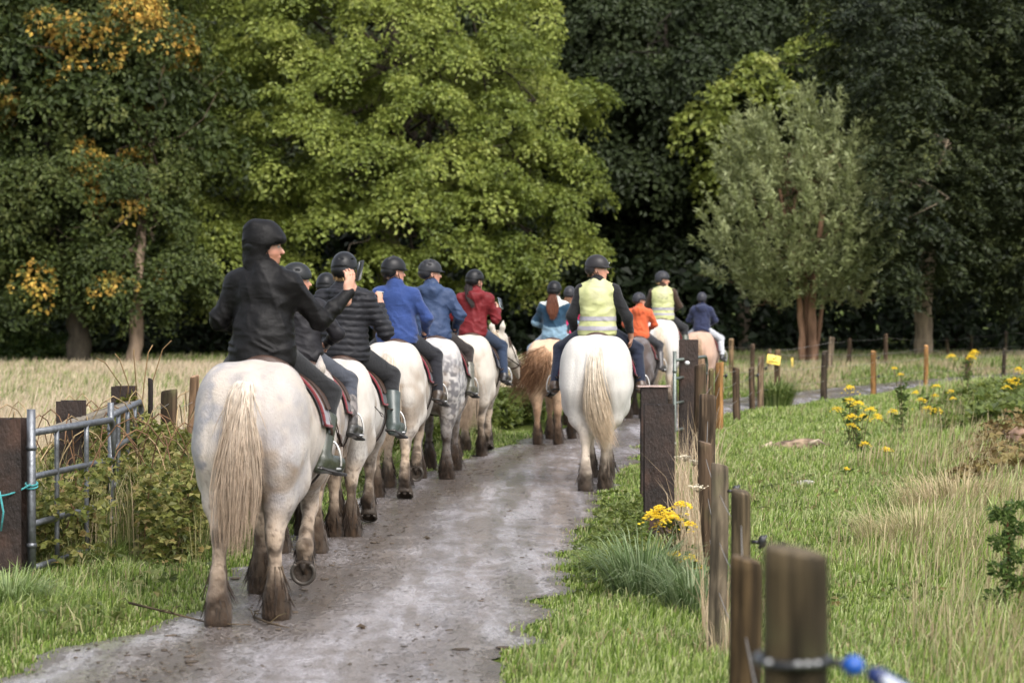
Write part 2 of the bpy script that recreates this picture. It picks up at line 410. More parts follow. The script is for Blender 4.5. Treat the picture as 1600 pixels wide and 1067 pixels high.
def path_mat():
    m, t, b = newmat('wet_track')
    tc = t.nodes.new('ShaderNodeTexCoord'); mp = t.nodes.new('ShaderNodeMapping'); mp.inputs['Scale'].default_value = (1, .7, 1)
    t.links.new(tc.outputs['Object'], mp.inputs[0])
    def noise(s, d=6, r=.6):
        n = t.nodes.new('ShaderNodeTexNoise'); n.inputs['Scale'].default_value = s; n.inputs['Detail'].default_value = d; n.inputs['Roughness'].default_value = r
        t.links.new(mp.outputs[0], n.inputs['Vector']); return n
    big, mid, fine, dirt = noise(.8), noise(4.5), noise(60, 3), noise(24, 7, .85); grit = noise(19, 4, .9)
    mp.inputs['Scale'].default_value = (1.3, .55, 1)
    at_ = t.nodes.new('ShaderNodeAttribute'); at_.attribute_name = 'Col'; sp = t.nodes.new('ShaderNodeSeparateColor'); t.links.new(at_.outputs['Color'], sp.inputs[0])
    def mth(op, a, b_=None, c=None):
        n = t.nodes.new('ShaderNodeMath'); n.operation = op
        for k, v in enumerate((a, b_, c)):
            if v is None: continue
            if isinstance(v, (int, float)): n.inputs[k].default_value = v
            else: t.links.new(v, n.inputs[k])
        return n.outputs[0]
    def rng_(v, a, b_, c, d):
        n = t.nodes.new('ShaderNodeMapRange'); n.interpolation_type = 'SMOOTHSTEP'; t.links.new(v, n.inputs[0])
        for k, q in enumerate((a, b_, c, d)): n.inputs[k + 1].default_value = q
        return n.outputs[0]
    wet = mth('ADD', mth('MULTIPLY', big.outputs[0], .5), mth('MULTIPLY', mid.outputs[0], .5))
    mud = rng_(mth('ADD', mth('ADD', mth('MULTIPLY', dirt.outputs[0], .75), mth('MULTIPLY', mid.outputs[0], .25)), mth('MULTIPLY', sp.outputs[0], .15)), .575, .60, 0, 1)
    def mixc_(f, c1, c2):
        n = t.nodes.new('ShaderNodeMix'); n.data_type = 'RGBA'
        if isinstance(f, (int, float)): n.inputs[0].default_value = f
        else: t.links.new(f, n.inputs[0])
        for k, c in ((6, c1), (7, c2)):
            if isinstance(c, tuple): n.inputs[k].default_value = (*c, 1)
            else: t.links.new(c, n.inputs[k])
        return n.outputs[2]
    mp2 = t.nodes.new('ShaderNodeMapping'); mp2.inputs['Scale'].default_value = (2.6, .22, 1); mp2.inputs['Rotation'].default_value = (0, 0, .06); t.links.new(tc.outputs['Object'], mp2.inputs[0])
    stk = t.nodes.new('ShaderNodeTexNoise'); stk.inputs['Scale'].default_value = 1.6; stk.inputs['Detail'].default_value = 5; t.links.new(mp2.outputs[0], stk.inputs['Vector'])
    wet = mth('ADD', mth('MULTIPLY', wet, .6), mth('MULTIPLY', stk.outputs[0], .4))
    base = mixc_(rng_(wet, .44, .56, 0, 1), (.205, .182, .172), (.350, .330, .340))  # pale lilac end puts the sky's sheen into the track colour
    base = mixc_(rng_(sp.outputs[0], .20, .85, 0, .60), base, (.165, .130, .102))
    base = mixc_(mth('MULTIPLY', mud, .85), base, (.062, .046, .034))
    sc = t.nodes.new('ShaderNodeVectorMath'); sc.operation = 'SCALE'; t.links.new(base, sc.inputs[0]); t.links.new(mth('MULTIPLY', rng_(fine.outputs[0], .34, .66, .80, 1.20), rng_(grit.outputs[0], .38, .62, .84, 1.12)), sc.inputs['Scale'])
    t.links.new(sc.outputs[0], b.inputs['Base Color'])
    rough = mth('ADD', mth('ADD', rng_(wet, .44, .58, .07, .30), mth('MULTIPLY', sp.outputs[0], -.07)), mth('MULTIPLY', mud, .25))
    t.links.new(rough, b.inputs['Roughness']); b.inputs['Specular IOR Level'].default_value = .75; b.inputs['Coat Weight'].default_value = .25; b.inputs['Coat Roughness'].default_value = .16; b.inputs['Coat IOR'].default_value = 1.33
    hgt = mth('ADD', mth('MULTIPLY', fine.outputs[0], .35), mth('ADD', mth('MULTIPLY', dirt.outputs[0], .9), mth('MULTIPLY', mud, .5)))
    bp = t.nodes.new('ShaderNodeBump'); bp.inputs['Strength'].default_value = .6; bp.inputs['Distance'].default_value = .018
    t.links.new(hgt, bp.inputs['Height']); t.links.new(bp.outputs[0], b.inputs['Normal'])
    return m
uu_ = np.tile(u, NL); lane = np.exp(-((uu_ - .30) / .20) ** 2) * .8 + .35 * np.exp(-((uu_ - .82) / .12) ** 2) + .9 * np.exp(-(np.minimum(uu_, 1 - uu_) / .05) ** 2)
lane = np.clip(lane * (.5 + 1.0 * fbm(PV * A(1, .6, 1), 1.3, 77)), 0, 1)
PV[:, 2] -= .012 * np.exp(-((uu_ - .30) / .09) ** 2) + .010 * np.exp(-((uu_ - .74) / .07) ** 2)
PV[:, 2] += .010 * lane * (fbm(PV, 9, 78) - .5) + .004
tag(mesh('path', PV, [PF], path_mat(), None, np.stack([lane] * 3, 1)), kind='structure')

# signed side tests for the path, by y along the clean edges (valid for |heading| < 60 deg from +Y)
def path_x(y):
    return np.interp(y, PL[:, 1], PL[:, 0]), np.interp(y, PR[:, 1], PR[:, 0])

# ------------------------------------------------------------------ foliage
def unit(v): return v / (np.linalg.norm(v, axis=-1, keepdims=True) + 1e-9)
def leaves(P, N, D, size, width, bend=.15):
    """P base points, N face normals, D pointing direction -> one folded diamond quad per leaf"""
    D = unit(D - N * (D * N).sum(1, keepdims=True)); S = np.cross(D, N)
    s = size[:, None]; w = (size * width)[:, None]
    V = np.stack([P, P + D * s * .45 + S * w * .5 + N * s * bend, P + D * s - N * s * bend * .6, P + D * s * .45 - S * w * .5 + N * s * bend], 1)
    n = len(P); F = np.arange(n * 4).reshape(n, 4)
    return V.reshape(-1, 3), F
def leafcol(n, pal, rng, clump=None, var=.22):
    pal = np.asarray(pal); 
    t = rng.random(n)
    if clump is not None: t = np.clip(.65 * clump + .35 * t, 0, .9999)
    k = t * (len(pal) - 1); i = np.minimum(k.astype(int), len(pal) - 2); f = (k - i)[:, None]
    c = pal[i] * (1 - f) + pal[i + 1] * f
    c = c * (1 + var * (rng.random((n, 1)) * 2 - 1))
    return np.repeat(c, 4, 0)
def crown_mesh(lobes, per_lobe, per_clump, lsize, pal, seed, rc=.42, up=.7, droop=.5, width=.7, mode='broad', keep=None, patch=None, low=-.5):
    rng = np.random.default_rng(seed)
    lobes = np.asarray(lobes, float)
    CP, CN, CT = [], [], []
    for li, (x, y, z, r) in enumerate(lobes):
        n = max(4, int(per_lobe * r * r))
        d = unit(rng.normal(size=(n * 3, 3))); d = d[d[:, 2] > low][:n]
        p = A(x, y, z) + d * r * rng.uniform(.55, 1.08, (len(d), 1)) * A(1, 1, .85)
        # drop clumps deep inside another lobe
        ok = np.ones(len(p), bool)
        for lj, (a, b_, c_, r2) in enumerate(lobes):
            if lj != li: ok &= np.linalg.norm(p - A(a, b_, c_), axis=1) > r2 * .68
        p, d = p[ok], d[ok]
        CP.append(p); CN.append(d); CT.append(np.clip(rng.normal(.5, .16) + rng.normal(0, .14, len(p)), 0, 1))
    CP = np.vstack(CP); CN = np.vstack(CN); CT = np.concatenate(CT)
    if keep is not None:
        m = keep(CP); CP, CN, CT = CP[m], CN[m], CT[m]
    n = len(CP) * per_clump
    ci = np.repeat(np.arange(len(CP)), per_clump)
    p, d, ct = CP[ci], CN[ci], CT[ci]
    if mode == 'broad':
        nn = unit(d + A(0, 0, up)); a = unit(np.cross(nn, rng.normal(size=(n, 3)))); 
        rr = rc * np.sqrt(rng.random(n)) * (.6 + .8 * rng.random(len(CP))[ci])
        q = p + a * rr[:, None] + nn * (rng.normal(0, rc * .16, n)[:, None]) - A(0, 0, 1) * (droop * rr ** 2 / rc)[:, None]
        N = unit(nn + .55 * rng.normal(size=(n, 3)) + a * .3)
        D = unit(a + .6 * rng.normal(size=(n, 3)) - A(0, 0, .3))
    elif mode == 'up':          # willow: leaves up narrow ascending shoots
        dirs = unit(CN * .55 + A(0, 0, 1.0) + .25 * rng.normal(size=(len(CP), 3)))
        L = rc * rng.uniform(1.4, 2.8, len(CP))
        t = rng.random(n)
        q = p + dirs[ci] * (t * L[ci])[:, None] + rng.normal(0, rc * .13, (n, 3)) * (1.15 - t)[:, None]
        D = unit(dirs[ci] * 1.0 + .55 * rng.normal(size=(n, 3))); N = unit(rng.normal(size=(n, 3)) + A(0, -.2, .3))
    else:                       # ash: leaflets in two rows on arching stalks that hang over at the end
        k = max(1, per_clump // 11)
        si = (np.arange(n) % per_clump) // 11; sid = ci * 1000 + si
        uq, inv = np.unique(sid, return_inverse=True)
        cc = uq // 1000
        sd_ = unit(CN[cc] * A(1, 1, .5) + .7 * rng.normal(size=(len(uq), 3)) * A(1, 1, .45)); so = rng.normal(0, rc * .35, (len(uq), 3))
        sl = rng.uniform(.28, .45, len(uq))
        t = ((np.arange(n) % 11) // 2 + 1) / 6.0
        sidev = unit(np.cross(sd_, A(0, 0, 1)))[inv] * np.where(np.arange(n) % 2 == 0, 1, -1)[:, None]
        q = p + so[inv] + sd_[inv] * (t * sl[inv])[:, None] - A(0, 0, 1) * (t ** 2 * sl[inv] * .55)[:, None]
        D = unit(sidev + sd_[inv] * .5 - A(0, 0, .45)); N = unit(A(0, 0, 1) + .45 * rng.normal(size=(n, 3)) + CN[ci] * .4)
    s = lsize * rng.uniform(.65, 1.25, n)
    V, F = leaves(q, N, D, s, width)
    col = leafcol(n, pal, rng, ct)
    if patch is not None: col = patch(V, col, np.repeat(ci, 4), CP)
    return V, F, col
def branch(g, a, b, r0, r1, rng, sag=.0, wig=.12, seg=7, n=9, col=(.1, .08, .06)):
    a = np.asarray(a, float); b = np.asarray(b, float); t = np.linspace(0, 1, n)[:, None]; L = np.linalg.norm(b - a)
    P = a + (b - a) * t + A(0, 0, 1) * (sag * L * np.sin(t * pi)) 
    w = rng.normal(size=(n, 3)) * wig * L * .12; w[0] = 0; w[-1] = 0; P = P + w
    g.tube(P, r0 + (r1 - r0) * t[:, 0], seg, col)
    return P
def ell_lobes(c, r, n, rl, rng, front=.35, zmin=None):
    """lobes pushed out to the surface of an ellipsoid crown"""
    out = []
    while len(out) < n:
        d = unit(rng.normal(size=3))
        if d[1] > front: continue
        p = np.asarray(c) + d * np.asarray(r) * rng.uniform(.62, 1.0)
        if zmin is not None and p[2] < zmin: continue
        out.append((*p, rng.uniform(*rl)))
    return out
def tree(base, lobes, trunks, label, group=None, name='broadleaf_tree', leafm='leaf', barkc=(.12, .095, .07), seed=1, limbs=14, loc=None, **k):
    """trunks: list of point lists with radii; a limb runs from a trunk top to lobes"""
    rng = np.random.default_rng(seed)
    base = np.asarray(base, float)
    root = empty(name, base, label=label, cat='tree', group=group)
    g = G()
    tops = []
    for T in trunks:
        P = np.array([t[:3] for t in T], float); R = np.array([t[3] for t in T])
        # densify
        u = np.linspace(0, len(P) - 1, len(P) * 5); Q = np.stack([np.interp(u, np.arange(len(P)), P[:, i]) for i in range(3)], 1)
        r = np.interp(u, np.arange(len(P)), R); Q[1:-1, :2] += rng.normal(0, .03, (len(Q) - 2, 2)) * r[1:-1, None] * 4
        r = r * (1 + .08 * rng.normal(size=len(r))); r[0] *= 1.35
        g.tube(Q, r, 12, barkc); tops.append((Q, r))
    L = np.asarray(lobes)
    order = rng.permutation(len(L))[:limbs]
    for j in order:
        Q, r = tops[j % len(tops)]
        i = rng.integers(int(len(Q) * .55), len(Q))
        tgt = L[j, :3] - base
        P = branch(g, Q[i], tgt, max(.02, r[i] * .5), .012, rng, .06, .5, 6, 9, np.asarray(barkc) * .4)
        for q in range(3):
            s_ = P[rng.integers(3, 8)]
            branch(g, s_, s_ + rng.normal(size=3) * L[j, 3] * .8 + (tgt - Q[i]) * .12, .018, .005, rng, 0, .6, 5, 6, np.asarray(barkc) * .5)
    g.obj('trunk', M['bark'], root)
    V, F, col = crown_mesh(L - np.append(base, 0), seed=seed + 5, **k)
    mesh('crown', V, [F], M[leafm], root, col, smooth=False)
    return root
def copy_tree(o, parent=None):
    c = o.copy(); C.objects.link(c); c.parent = parent
    for ch in [x for x in bpy.data.objects if x.parent == o]: copy_tree(ch, c)
    return c

LIGHT = [(.052, .074, .013), (.122, .158, .027), (.245, .285, .058), (.48, .49, .155)]
MIDG = [(.018, .028, .007), (.038, .055, .012), (.070, .088, .020), (.16, .165, .05)]
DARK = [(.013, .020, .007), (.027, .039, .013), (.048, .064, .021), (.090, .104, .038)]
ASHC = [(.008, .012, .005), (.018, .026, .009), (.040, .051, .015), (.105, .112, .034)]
WILL = [(.085, .102, .032), (.165, .190, .072), (.28, .305, .140), (.48, .50, .30)]
def autumn(cols, thr, seed, scale=.5, box=None):
    cols = np.asarray(cols)
    def f(V, col, ci, CP):
        m = vn(CP, scale, seed) > thr
        if box is not None: m |= box(CP)
        mv = m[ci] & (vn(V, 2.3, seed + 4) > .32); k = (vn(V, 9, seed + 1)[:, None] > .5) * 1.0
        nc = cols[0] * k + cols[1] * (1 - k)
        lum = (col.sum(1) / col.sum(1).mean())[:, None]
        return np.where(mv[:, None], nc * np.clip(lum, .5, 1.6), col)
    return f

# big light green tree left of centre
rng = np.random.default_rng(21)
LB = []
for px, py, d, r in [(260, 210, 67, 1.5), (330, 120, 68, 1.7), (300, 330, 66, 1.5), (265, 420, 66.5, 1.1), (380, 20, 68, 1.8), (350, 250, 65.5, 1.6), (345, 400, 65, 1.5),
                     (440, 110, 66.5, 1.8), (430, 300, 65, 1.6), (420, 440, 65, 1.2), (470, 210, 65, 1.7), (500, 20, 67, 1.8), (520, 350, 64.5, 1.5), (500, 430, 64.5, 1.1),
                     (560, 130, 65.5, 1.7), (570, 250, 64.5, 1.6), (600, 420, 64.3, 1.3), (620, 50, 66, 1.7), (640, 320, 64, 1.5), (660, 180, 65, 1.5), (700, 260, 64.5, 1.3),
                     (700, 100, 65.5, 1.4), (700, 400, 64, 1.5), (720, 10, 67, 1.6), (760, 320, 64, 1.4), (780, 190, 65.5, 1.2), (800, 80, 66, 1.3), (790, 420, 64, 1.3),
                     (830, 250, 66, 1.3), (850, 340, 65, 1.2), (885, 180, 66.5, 1.0), (915, 150, 66.5, .75), (900, 270, 66.2, .85), (880, 400, 65, 1.1), (915, 395, 65.2, .6), (830, 30, 67, 1.0),
                     (300, 60, 69, 1.3), (410, 370, 66, 1.4), (560, 460, 65, .8), (660, 455, 65, .9), (740, 465, 65, .7), (850, 445, 65.5, .6), (925, 300, 66.3, .5), (240, 350, 67, .9)]:
    p = at(px, py, d); LB.append((*p, r))
for px, py, d, r in [(400, -80, 68, 2.4), (550, -110, 69, 2.6), (700, -90, 69, 2.4), (560, -240, 70, 2.6), (440, 160, 71, 2.6), (650, 160, 71, 2.6), (800, 150, 70, 2.), (560, 330, 69, 2.4), (760, 300, 69, 2.0)]:
    LB.append((*at(px, py, d), r))
tree((-3.6, 69.5, 0), LB, [[(0, 0, -.2, .42), (.1, 0, 1.6, .34), (.1, 0, 4, .28), (.3, -.3, 7, .2), (.2, 0, 11, .1)]],
     'big yellow-green broadleaf tree whose low crown hangs behind the riders', name='broadleaf_tree',
     seed=3, limbs=34, per_lobe=15, per_clump=125, lsize=.122, pal=LIGHT, rc=.42, up=1.1, droop=.6, low=-.12, width=.72)

# left tree with autumn patches, slender pale trunk
LB = []
for px, py, d, r in [(40, 60, 63, 1.6), (130, 40, 62, 1.6), (220, 50, 62, 1.4), (270, 70, 62, .9), (60, 200, 62, 1.7), (160, 160, 61.5, 1.4), (230, 180, 61.5, 1.2), (20, 330, 61, 1.5), (110, 300, 61, 1.5),
                     (190, 290, 61, 1.2), (250, 260, 61.5, 1.0), (60, 430, 61, 1.2), (150, 410, 60.5, 1.1), (270, 420, 61, 1.0), (250, 340, 61, .9), (185, 455, 60, .7), (235, 465, 60, .65), (290, 470, 61, .75), (30, 480, 61, .9),
                     (120, 480, 61, .75), (-60, 150, 63, 1.9), (-70, 380, 62, 1.7), (100, -80, 63, 2.), (240, -70, 64, 1.8), (-40, -60, 64, 2.), (330, 485, 62, .5)]:
    LB.append((*at(px, py, d), r))
def topleft(CP):
    W = CP + A(-9.4, 60.3, 0)
    px = W[:, 0] / W[:, 1] * FPX + 800; py = HOR - (W[:, 2] - CAM_H) / W[:, 1] * FPX
    return ((px > 60) & (px < 300) & (py < 115) & (vn(CP, 1.1, 44) > .40)) | ((px > 150) & (px < 330) & (py > 425) & (vn(CP, 1.3, 45) > .74))
tree((-9.4, 60.3, 0), LB, [[(0, 0, -.2, .22), (.12, 0, 1.5, .16), (.15, .1, 2.6, .12), (.1, 1.2, 4, .08), (.3, 2.0, 6, .05)]],
     'dark green tree with orange autumn leaves at its top and a slender pale trunk', name='autumn_tree',
     barkc=(.20, .145, .10), leafm='darkleaf', seed=9, limbs=7, per_lobe=26, per_clump=85, lsize=.13, pal=MIDG, rc=.42, up=.6, width=.7,
     patch=autumn([(.52, .31, .06), (.30, .25, .05)], .74, 5, .9, topleft))
# far left dark tree, thick dark trunk
LB = ell_lobes((-13.5, 64.5, 7.5), (5.5, 3.5, 5.6), 34, (1.3, 2.1), rng, .5, 2.6)
tree((-10.95, 61.2, 0), LB, [[(0, 0, -.2, .36), (0, 0, 1.5, .27), (-.3, .6, 3, .25), (-1, 1.5, 6, .2)]],
     'shady dark green tree with a thick dark trunk left of the pale one', name='broadleaf_tree', leafm='darkleaf',
     barkc=(.05, .042, .03), seed=13, limbs=14, per_lobe=11, per_clump=52, lsize=.21, pal=MIDG[:3], rc=.5, up=.5)

# willow
LB = []
for px, py, d, r in [(1165, 235, 61, .75), (1190, 210, 60.5, 1.0), (1240, 195, 60, 1.1), (1290, 190, 60, 1.0), (1320, 220, 60.5, .9), (1185, 300, 60.5, .95), (1240, 290, 59.5, 1.5), (1310, 300, 59.5, 1.3), (1170, 380, 60, 1.0),
                     (1230, 380, 59, 1.3), (1300, 390, 59, 1.3), (1180, 440, 60, .7), (1250, 440, 59.3, .9), (1320, 430, 59.5, .9), (1205, 475, 60, .55), (1280, 470, 59.5, .6), (1150, 425, 60.3, .5), (1172, 478, 60.2, .4), (1325, 478, 60, .4), (1335, 350, 60.5, .8), (1175, 265, 61, .6), (1215, 178, 60.5, .5), (1265, 165, 60.5, .5), (1300, 160, 60.5, .45)]:
    LB.append((*at(1228 + (px - 1228) * .92, py + 48 * (py < 330), d), r * .92))
tree((7.45, 60.4, 0), LB, [[(-.22, 0, -.2, .10), (-.25, 0, 1.2, .08), (-.45, 0, 2.6, .06), (-.8, .1, 4.5, .04)], [(.05, 0, -.2, .12), (.0, 0, 1.3, .10), (.05, -.1, 2.4, .08), (.4, .1, 5, .05)],
                          [(-.05, .15, -.2, .08), (-.1, .2, 1.4, .07), (-.2, .2, 3.2, .05), (-.2, .1, 5.5, .04)], [(.1, .1, .2, .06), (.35, .2, 2.2, .05), (.8, .2, 4.2, .03)]],
     'grey-green willow with upright silvery shoots above a cluster of reddish stems', name='willow_tree', barkc=(.25, .145, .09),
     seed=17, limbs=18, per_lobe=38, per_clump=62, lsize=.20, pal=WILL, rc=.42, width=.26, mode='up', low=-.9)
# small light tree peeping out above the willow
LB = [(*at(px, py, d), r) for px, py, d, r in [(1180, 130, 72, 1.0), (1150, 160, 71.5, 1.0), (1210, 150, 72, .9), (1110, 195, 71.5, .9), (1085, 200, 71.5, .6), (1180, 105, 72, .5), (1130, 230, 71.5, 1.0), (1110, 290, 71.5, .7), (1280, 90, 73, 1.1), (1240, 230, 73, 1.6), (1290, 60, 73.5, .9)]]
tree((7.0, 73.5, 0), LB, [[(0, 0, -.2, .2), (0, 0, 3, .15), (.2, 0, 7, .08)]],
     'small yellow-green tree peeping out above the grey-green willow', name='broadleaf_tree', seed=23, limbs=10,
     per_lobe=16, per_clump=50, lsize=.20, pal=LIGHT, rc=.42, up=.8)
# dark ash at the right
LB = []
for px, py, d, r in [(1380, 60, 66, 1.5), (1370, 150, 65.5, 1.2), (1450, 130, 65, 1.5), (1530, 60, 65, 1.8), (1560, 180, 64.5, 1.6), (1440, 220, 64.5, 1.4), (1400, 270, 65, 1.2), (1500, 290, 64, 1.5),
                     (1590, 300, 64, 1.5), (1370, 330, 65, 1.0), (1430, 350, 64, 1.1), (1392, 300, 58.4, .8), (1388, 360, 58.4, .65), (1385, 415, 58.4, .6), (1405, 230, 58.8, .9), (1400, 450, 58.6, .5), (1392, 150, 59.5, 1.0), (1420, 340, 58.5, 1.0), (1385, 60, 62, 1.3), (1450, 300, 62, 1.2), (1440, 400, 62, 1.0), (1340, 385, 65.5, .8), (1390, 400, 64.5, .9), (1500, 390, 64, 1.1), (1570, 410, 64, 1.2), (1450, 425, 64.5, .7), (1530, 460, 64.5, .6), (1600, 450, 64.5, .8),
                     (1680, 100, 65, 2.), (1680, 300, 65, 1.9), (1420, -40, 66, 1.9), (1560, -60, 66, 2.), (1340, 60, 67, 1.2), (1345, 0, 67, 1.2), (1340, 445, 66, .5), (1420, 455, 65, .45)]:
    LB.append((*at(px, py, d), r))
for px, py, d, r in [(1480, 100, 69, 2.6), (1520, 300, 69, 2.4), (1640, 200, 70, 2.8), (1400, 130, 69, 2.)]: LB.append((*at(px, py, d), r))
tree((11.25, 66.5, 0), LB, [[(0, 0, -.2, .27), (0, 0, 1.2, .235), (.08, 0, 2.8, .20), (.2, 1.2, 4.5, .16), (.5, 2.5, 7, .08)]],
     'dark ash tree with drooping leaf sprays and a single pale trunk beyond the track', name='ash_tree', leafm='darkleaf', barkc=(.30, .235, .16),
     seed=29, limbs=7, per_lobe=22, per_clump=88, lsize=.19, pal=ASHC, rc=.45, width=.36, mode='ash', low=-.7)

# woodland trees behind: three built, the others copied
def wood_tree(name, seed, pal, label, H=11, w=4.8, lsz=.21):
    r_ = np.random.default_rng(seed)
    lb = ell_lobes((0, 0, H * .55), (w, w * .8, H * .46), 40, (1.2, 2.1), r_, .6, 2.2)
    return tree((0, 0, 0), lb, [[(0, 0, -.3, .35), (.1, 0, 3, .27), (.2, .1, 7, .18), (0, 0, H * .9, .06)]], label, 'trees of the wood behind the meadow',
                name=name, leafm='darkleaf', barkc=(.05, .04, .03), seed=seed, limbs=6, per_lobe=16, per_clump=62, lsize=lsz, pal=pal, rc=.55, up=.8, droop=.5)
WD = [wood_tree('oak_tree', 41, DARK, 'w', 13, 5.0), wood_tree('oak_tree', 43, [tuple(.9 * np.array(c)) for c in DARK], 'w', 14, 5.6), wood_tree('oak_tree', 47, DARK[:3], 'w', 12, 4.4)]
spots = [(1040, 76, 2, .95, 'dark woodland tree right of the yellow-green crown, nearest of the dark trees there'),
         (975, 80, 0, 1.0, 'dark oak standing directly behind the group of riders, its crown open at the side'),
         (1090, 84, 1, .95, 'tall dark oak filling the gap right of the yellow-green crown'),
         (900, 84, 1, 1.15, 'dark oak whose top fills the upper middle of the wood'),
         (1230, 86, 0, 1.25, 'dark oak rising behind the willow top'),
         (1350, 84, 2, 1.3, 'dark woodland tree between the willow and the ash'),
         (1500, 82, 1, 1.2, 'dark oak right behind the ash tree'),
         (1640, 80, 0, 1.2, 'dark oak at the right end of the wood'),
         (330, 82, 1, 1.2, 'dark oak showing between the autumn tree and the big light tree'),
         (180, 80, 0, 1.2, 'dark oak hidden mostly by the autumn tree'),
         (30, 78, 2, 1.2, 'dark woodland tree behind the far left trunk'),
         (-110, 80, 1, 1.2, 'dark oak at the left end of the wood'),
         (520, 86, 0, 1.3, 'dark oak deep behind the big light green tree'),
         (720, 84, 2, 1.35, 'dark woodland tree under the right half of the light crown'),
         (1030, 100, 1, 1.7, 'tall dark oak at the back of the wood, top centre'),
         (1180, 102, 0, 1.75, 'tall dark oak at the back of the wood above the small yellow-green tree'),
         (820, 102, 2, 1.8, 'tall dark tree at the back of the wood above the light crown edge'),
         (1400, 102, 1, 1.7, 'tall dark oak at the back of the wood above the ash'),
         (300, 102, 0, 1.7, 'tall dark oak at the back of the wood, upper left gap'),
         (560, 104, 1, 1.7, 'tall dark oak at the back of the wood behind the light tree'),
         (100, 104, 2, 1.8, 'tall dark tree at the back of the wood, top left'),
         (1600, 104, 0, 1.7, 'tall dark oak at the back of the wood, top right')]
spots += [(-330, 82, 0, 1.2, 'dark oak outside the left edge of the wood line'), (-560, 84, 1, 1.25, 'dark oak farthest to the left'), (1860, 80, 2, 1.2, 'dark woodland tree farthest to the right'), (-420, 100, 2, 1.8, 'tall dark tree at the back, far left')]
used = set()
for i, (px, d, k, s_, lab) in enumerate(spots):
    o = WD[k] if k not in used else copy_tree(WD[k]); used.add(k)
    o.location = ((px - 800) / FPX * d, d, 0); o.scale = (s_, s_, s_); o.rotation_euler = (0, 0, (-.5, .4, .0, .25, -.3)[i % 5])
    o['label'] = lab
# undergrowth under the wood's edge: nobody could count it
rng = np.random.default_rng(52)
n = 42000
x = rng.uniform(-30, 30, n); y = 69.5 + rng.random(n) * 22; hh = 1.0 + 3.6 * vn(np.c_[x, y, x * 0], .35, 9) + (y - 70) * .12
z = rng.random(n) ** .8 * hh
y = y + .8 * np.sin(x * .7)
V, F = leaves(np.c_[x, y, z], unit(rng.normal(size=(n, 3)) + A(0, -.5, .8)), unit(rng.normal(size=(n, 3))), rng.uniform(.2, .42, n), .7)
tag(mesh('undergrowth', V, [F], M['darkleaf'], None, leafcol(n, [(.006, .010, .004), (.010, .018, .006), (.016, .027, .009)], rng), smooth=False),  # near-black leaf colours paint in the deep shade below the crowns
    'dark undergrowth in the shade below the woodland crowns', 'undergrowth', kind='stuff')

# ------------------------------------------------------------------ grass
def blades(P, h, w, lean, bend, rng, col, tipcol):
    n = len(P); a = rng.uniform(0, 2 * pi, n); s = np.c_[np.cos(a), np.sin(a), np.zeros(n)]
    L = lean; m = P + L * .45 * h[:, None] * (1 - bend[:, None]) + A(0, 0, 1) * (h * .6)[:, None]
    t = P + L * h[:, None] * .9 + A(0, 0, 1) * (h * (1 - .45 * bend))[:, None]
    W = (w * .5)[:, None]
    V = np.stack([P - s * W, P + s * W, m + s * W * .8, m - s * W * .8, t], 1).reshape(-1, 3)
    b = np.arange(n)[:, None] * 5
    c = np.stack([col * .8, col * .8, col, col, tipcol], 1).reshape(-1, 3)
    return V, b + np.array([[0, 1, 2, 3]]), b + np.array([[3, 2, 4]]), c
def wedge(n, d0, d1, p0, p1, rng, dens=1.0):
    """random ground points between two bearings, thinning with distance"""
    u = rng.random(n); d = (d0 ** (2 - dens) + u * (d1 ** (2 - dens) - d0 ** (2 - dens))) ** (1 / (2 - dens))
    b = rng.uniform(p0, p1, n)
    return np.c_[(b - 800) / FPX * d, d]
def grassfield(name, label, pts, hf, wf, cf, rng, leanamt=.45, windx=.1, bendf=.6):
    n = len(pts); x, y = pts[:, 0], pts[:, 1]
    a = rng.uniform(0, 2 * pi, n); k = rng.random(n) * leanamt
    lean = np.c_[np.cos(a) * k + windx, np.sin(a) * k, np.zeros(n)]
    h = hf(x, y, rng) ; w = wf(y)
    col, tip = cf(x, y, rng)
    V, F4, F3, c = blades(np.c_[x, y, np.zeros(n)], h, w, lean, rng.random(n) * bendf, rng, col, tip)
    return tag(mesh(name, V, [F4, F3], M['grass'], None, c, smooth=False), label, 'grass', kind='stuff')
GREEN = np.array([(.075, .125, .020), (.140, .215, .034), (.205, .285, .055), (.290, .345, .105), (.40, .43, .20)])
STRAW = np.array([(.36, .29, .16), (.50, .42, .25), (.28, .22, .12)])
def pickc(pal, n, rng, var=.2):
    return pal[rng.integers(0, len(pal), n)] * (1 + var * (rng.random((n, 1)) * 2 - 1))
# right meadow, short and bright near the fence, taller and strawy farther right
rng = np.random.default_rng(61)
pts = wedge(430000, 5.0, 62, 780, 1760, rng, 1.35)
xl, xr = path_x(pts[:, 1])
jit = .13 * rng.random(len(pts)) ** 2
on = (pts[:, 0] > xl) & (pts[:, 0] < xr - jit + .02)
pts = pts[(~on) & (pts[:, 0] > xr - .3)]
def tallness(x, y):
    px = x / y * FPX + 800
    return sst(1350, 1580, px + 240 * (vn(np.c_[x, y, x * 0], .45, 12) - .5)) * sst(8, 13, y) * (1 - .5 * sst(38, 44, y))
def hf(x, y, rng):
    xr_ = path_x(y)[1]
    v = vn(np.c_[x, y, x * 0], 1.3, 15); t = tallness(x, y)
    return (.035 + .07 * v + t * (.06 + .24 * rng.random(len(x)) ** 2)) * (.6 + .8 * rng.random(len(x))) * (.5 + .5 * sst(0, .35, x - xr_)) * (1 + .35 * sst(20, 45, y))
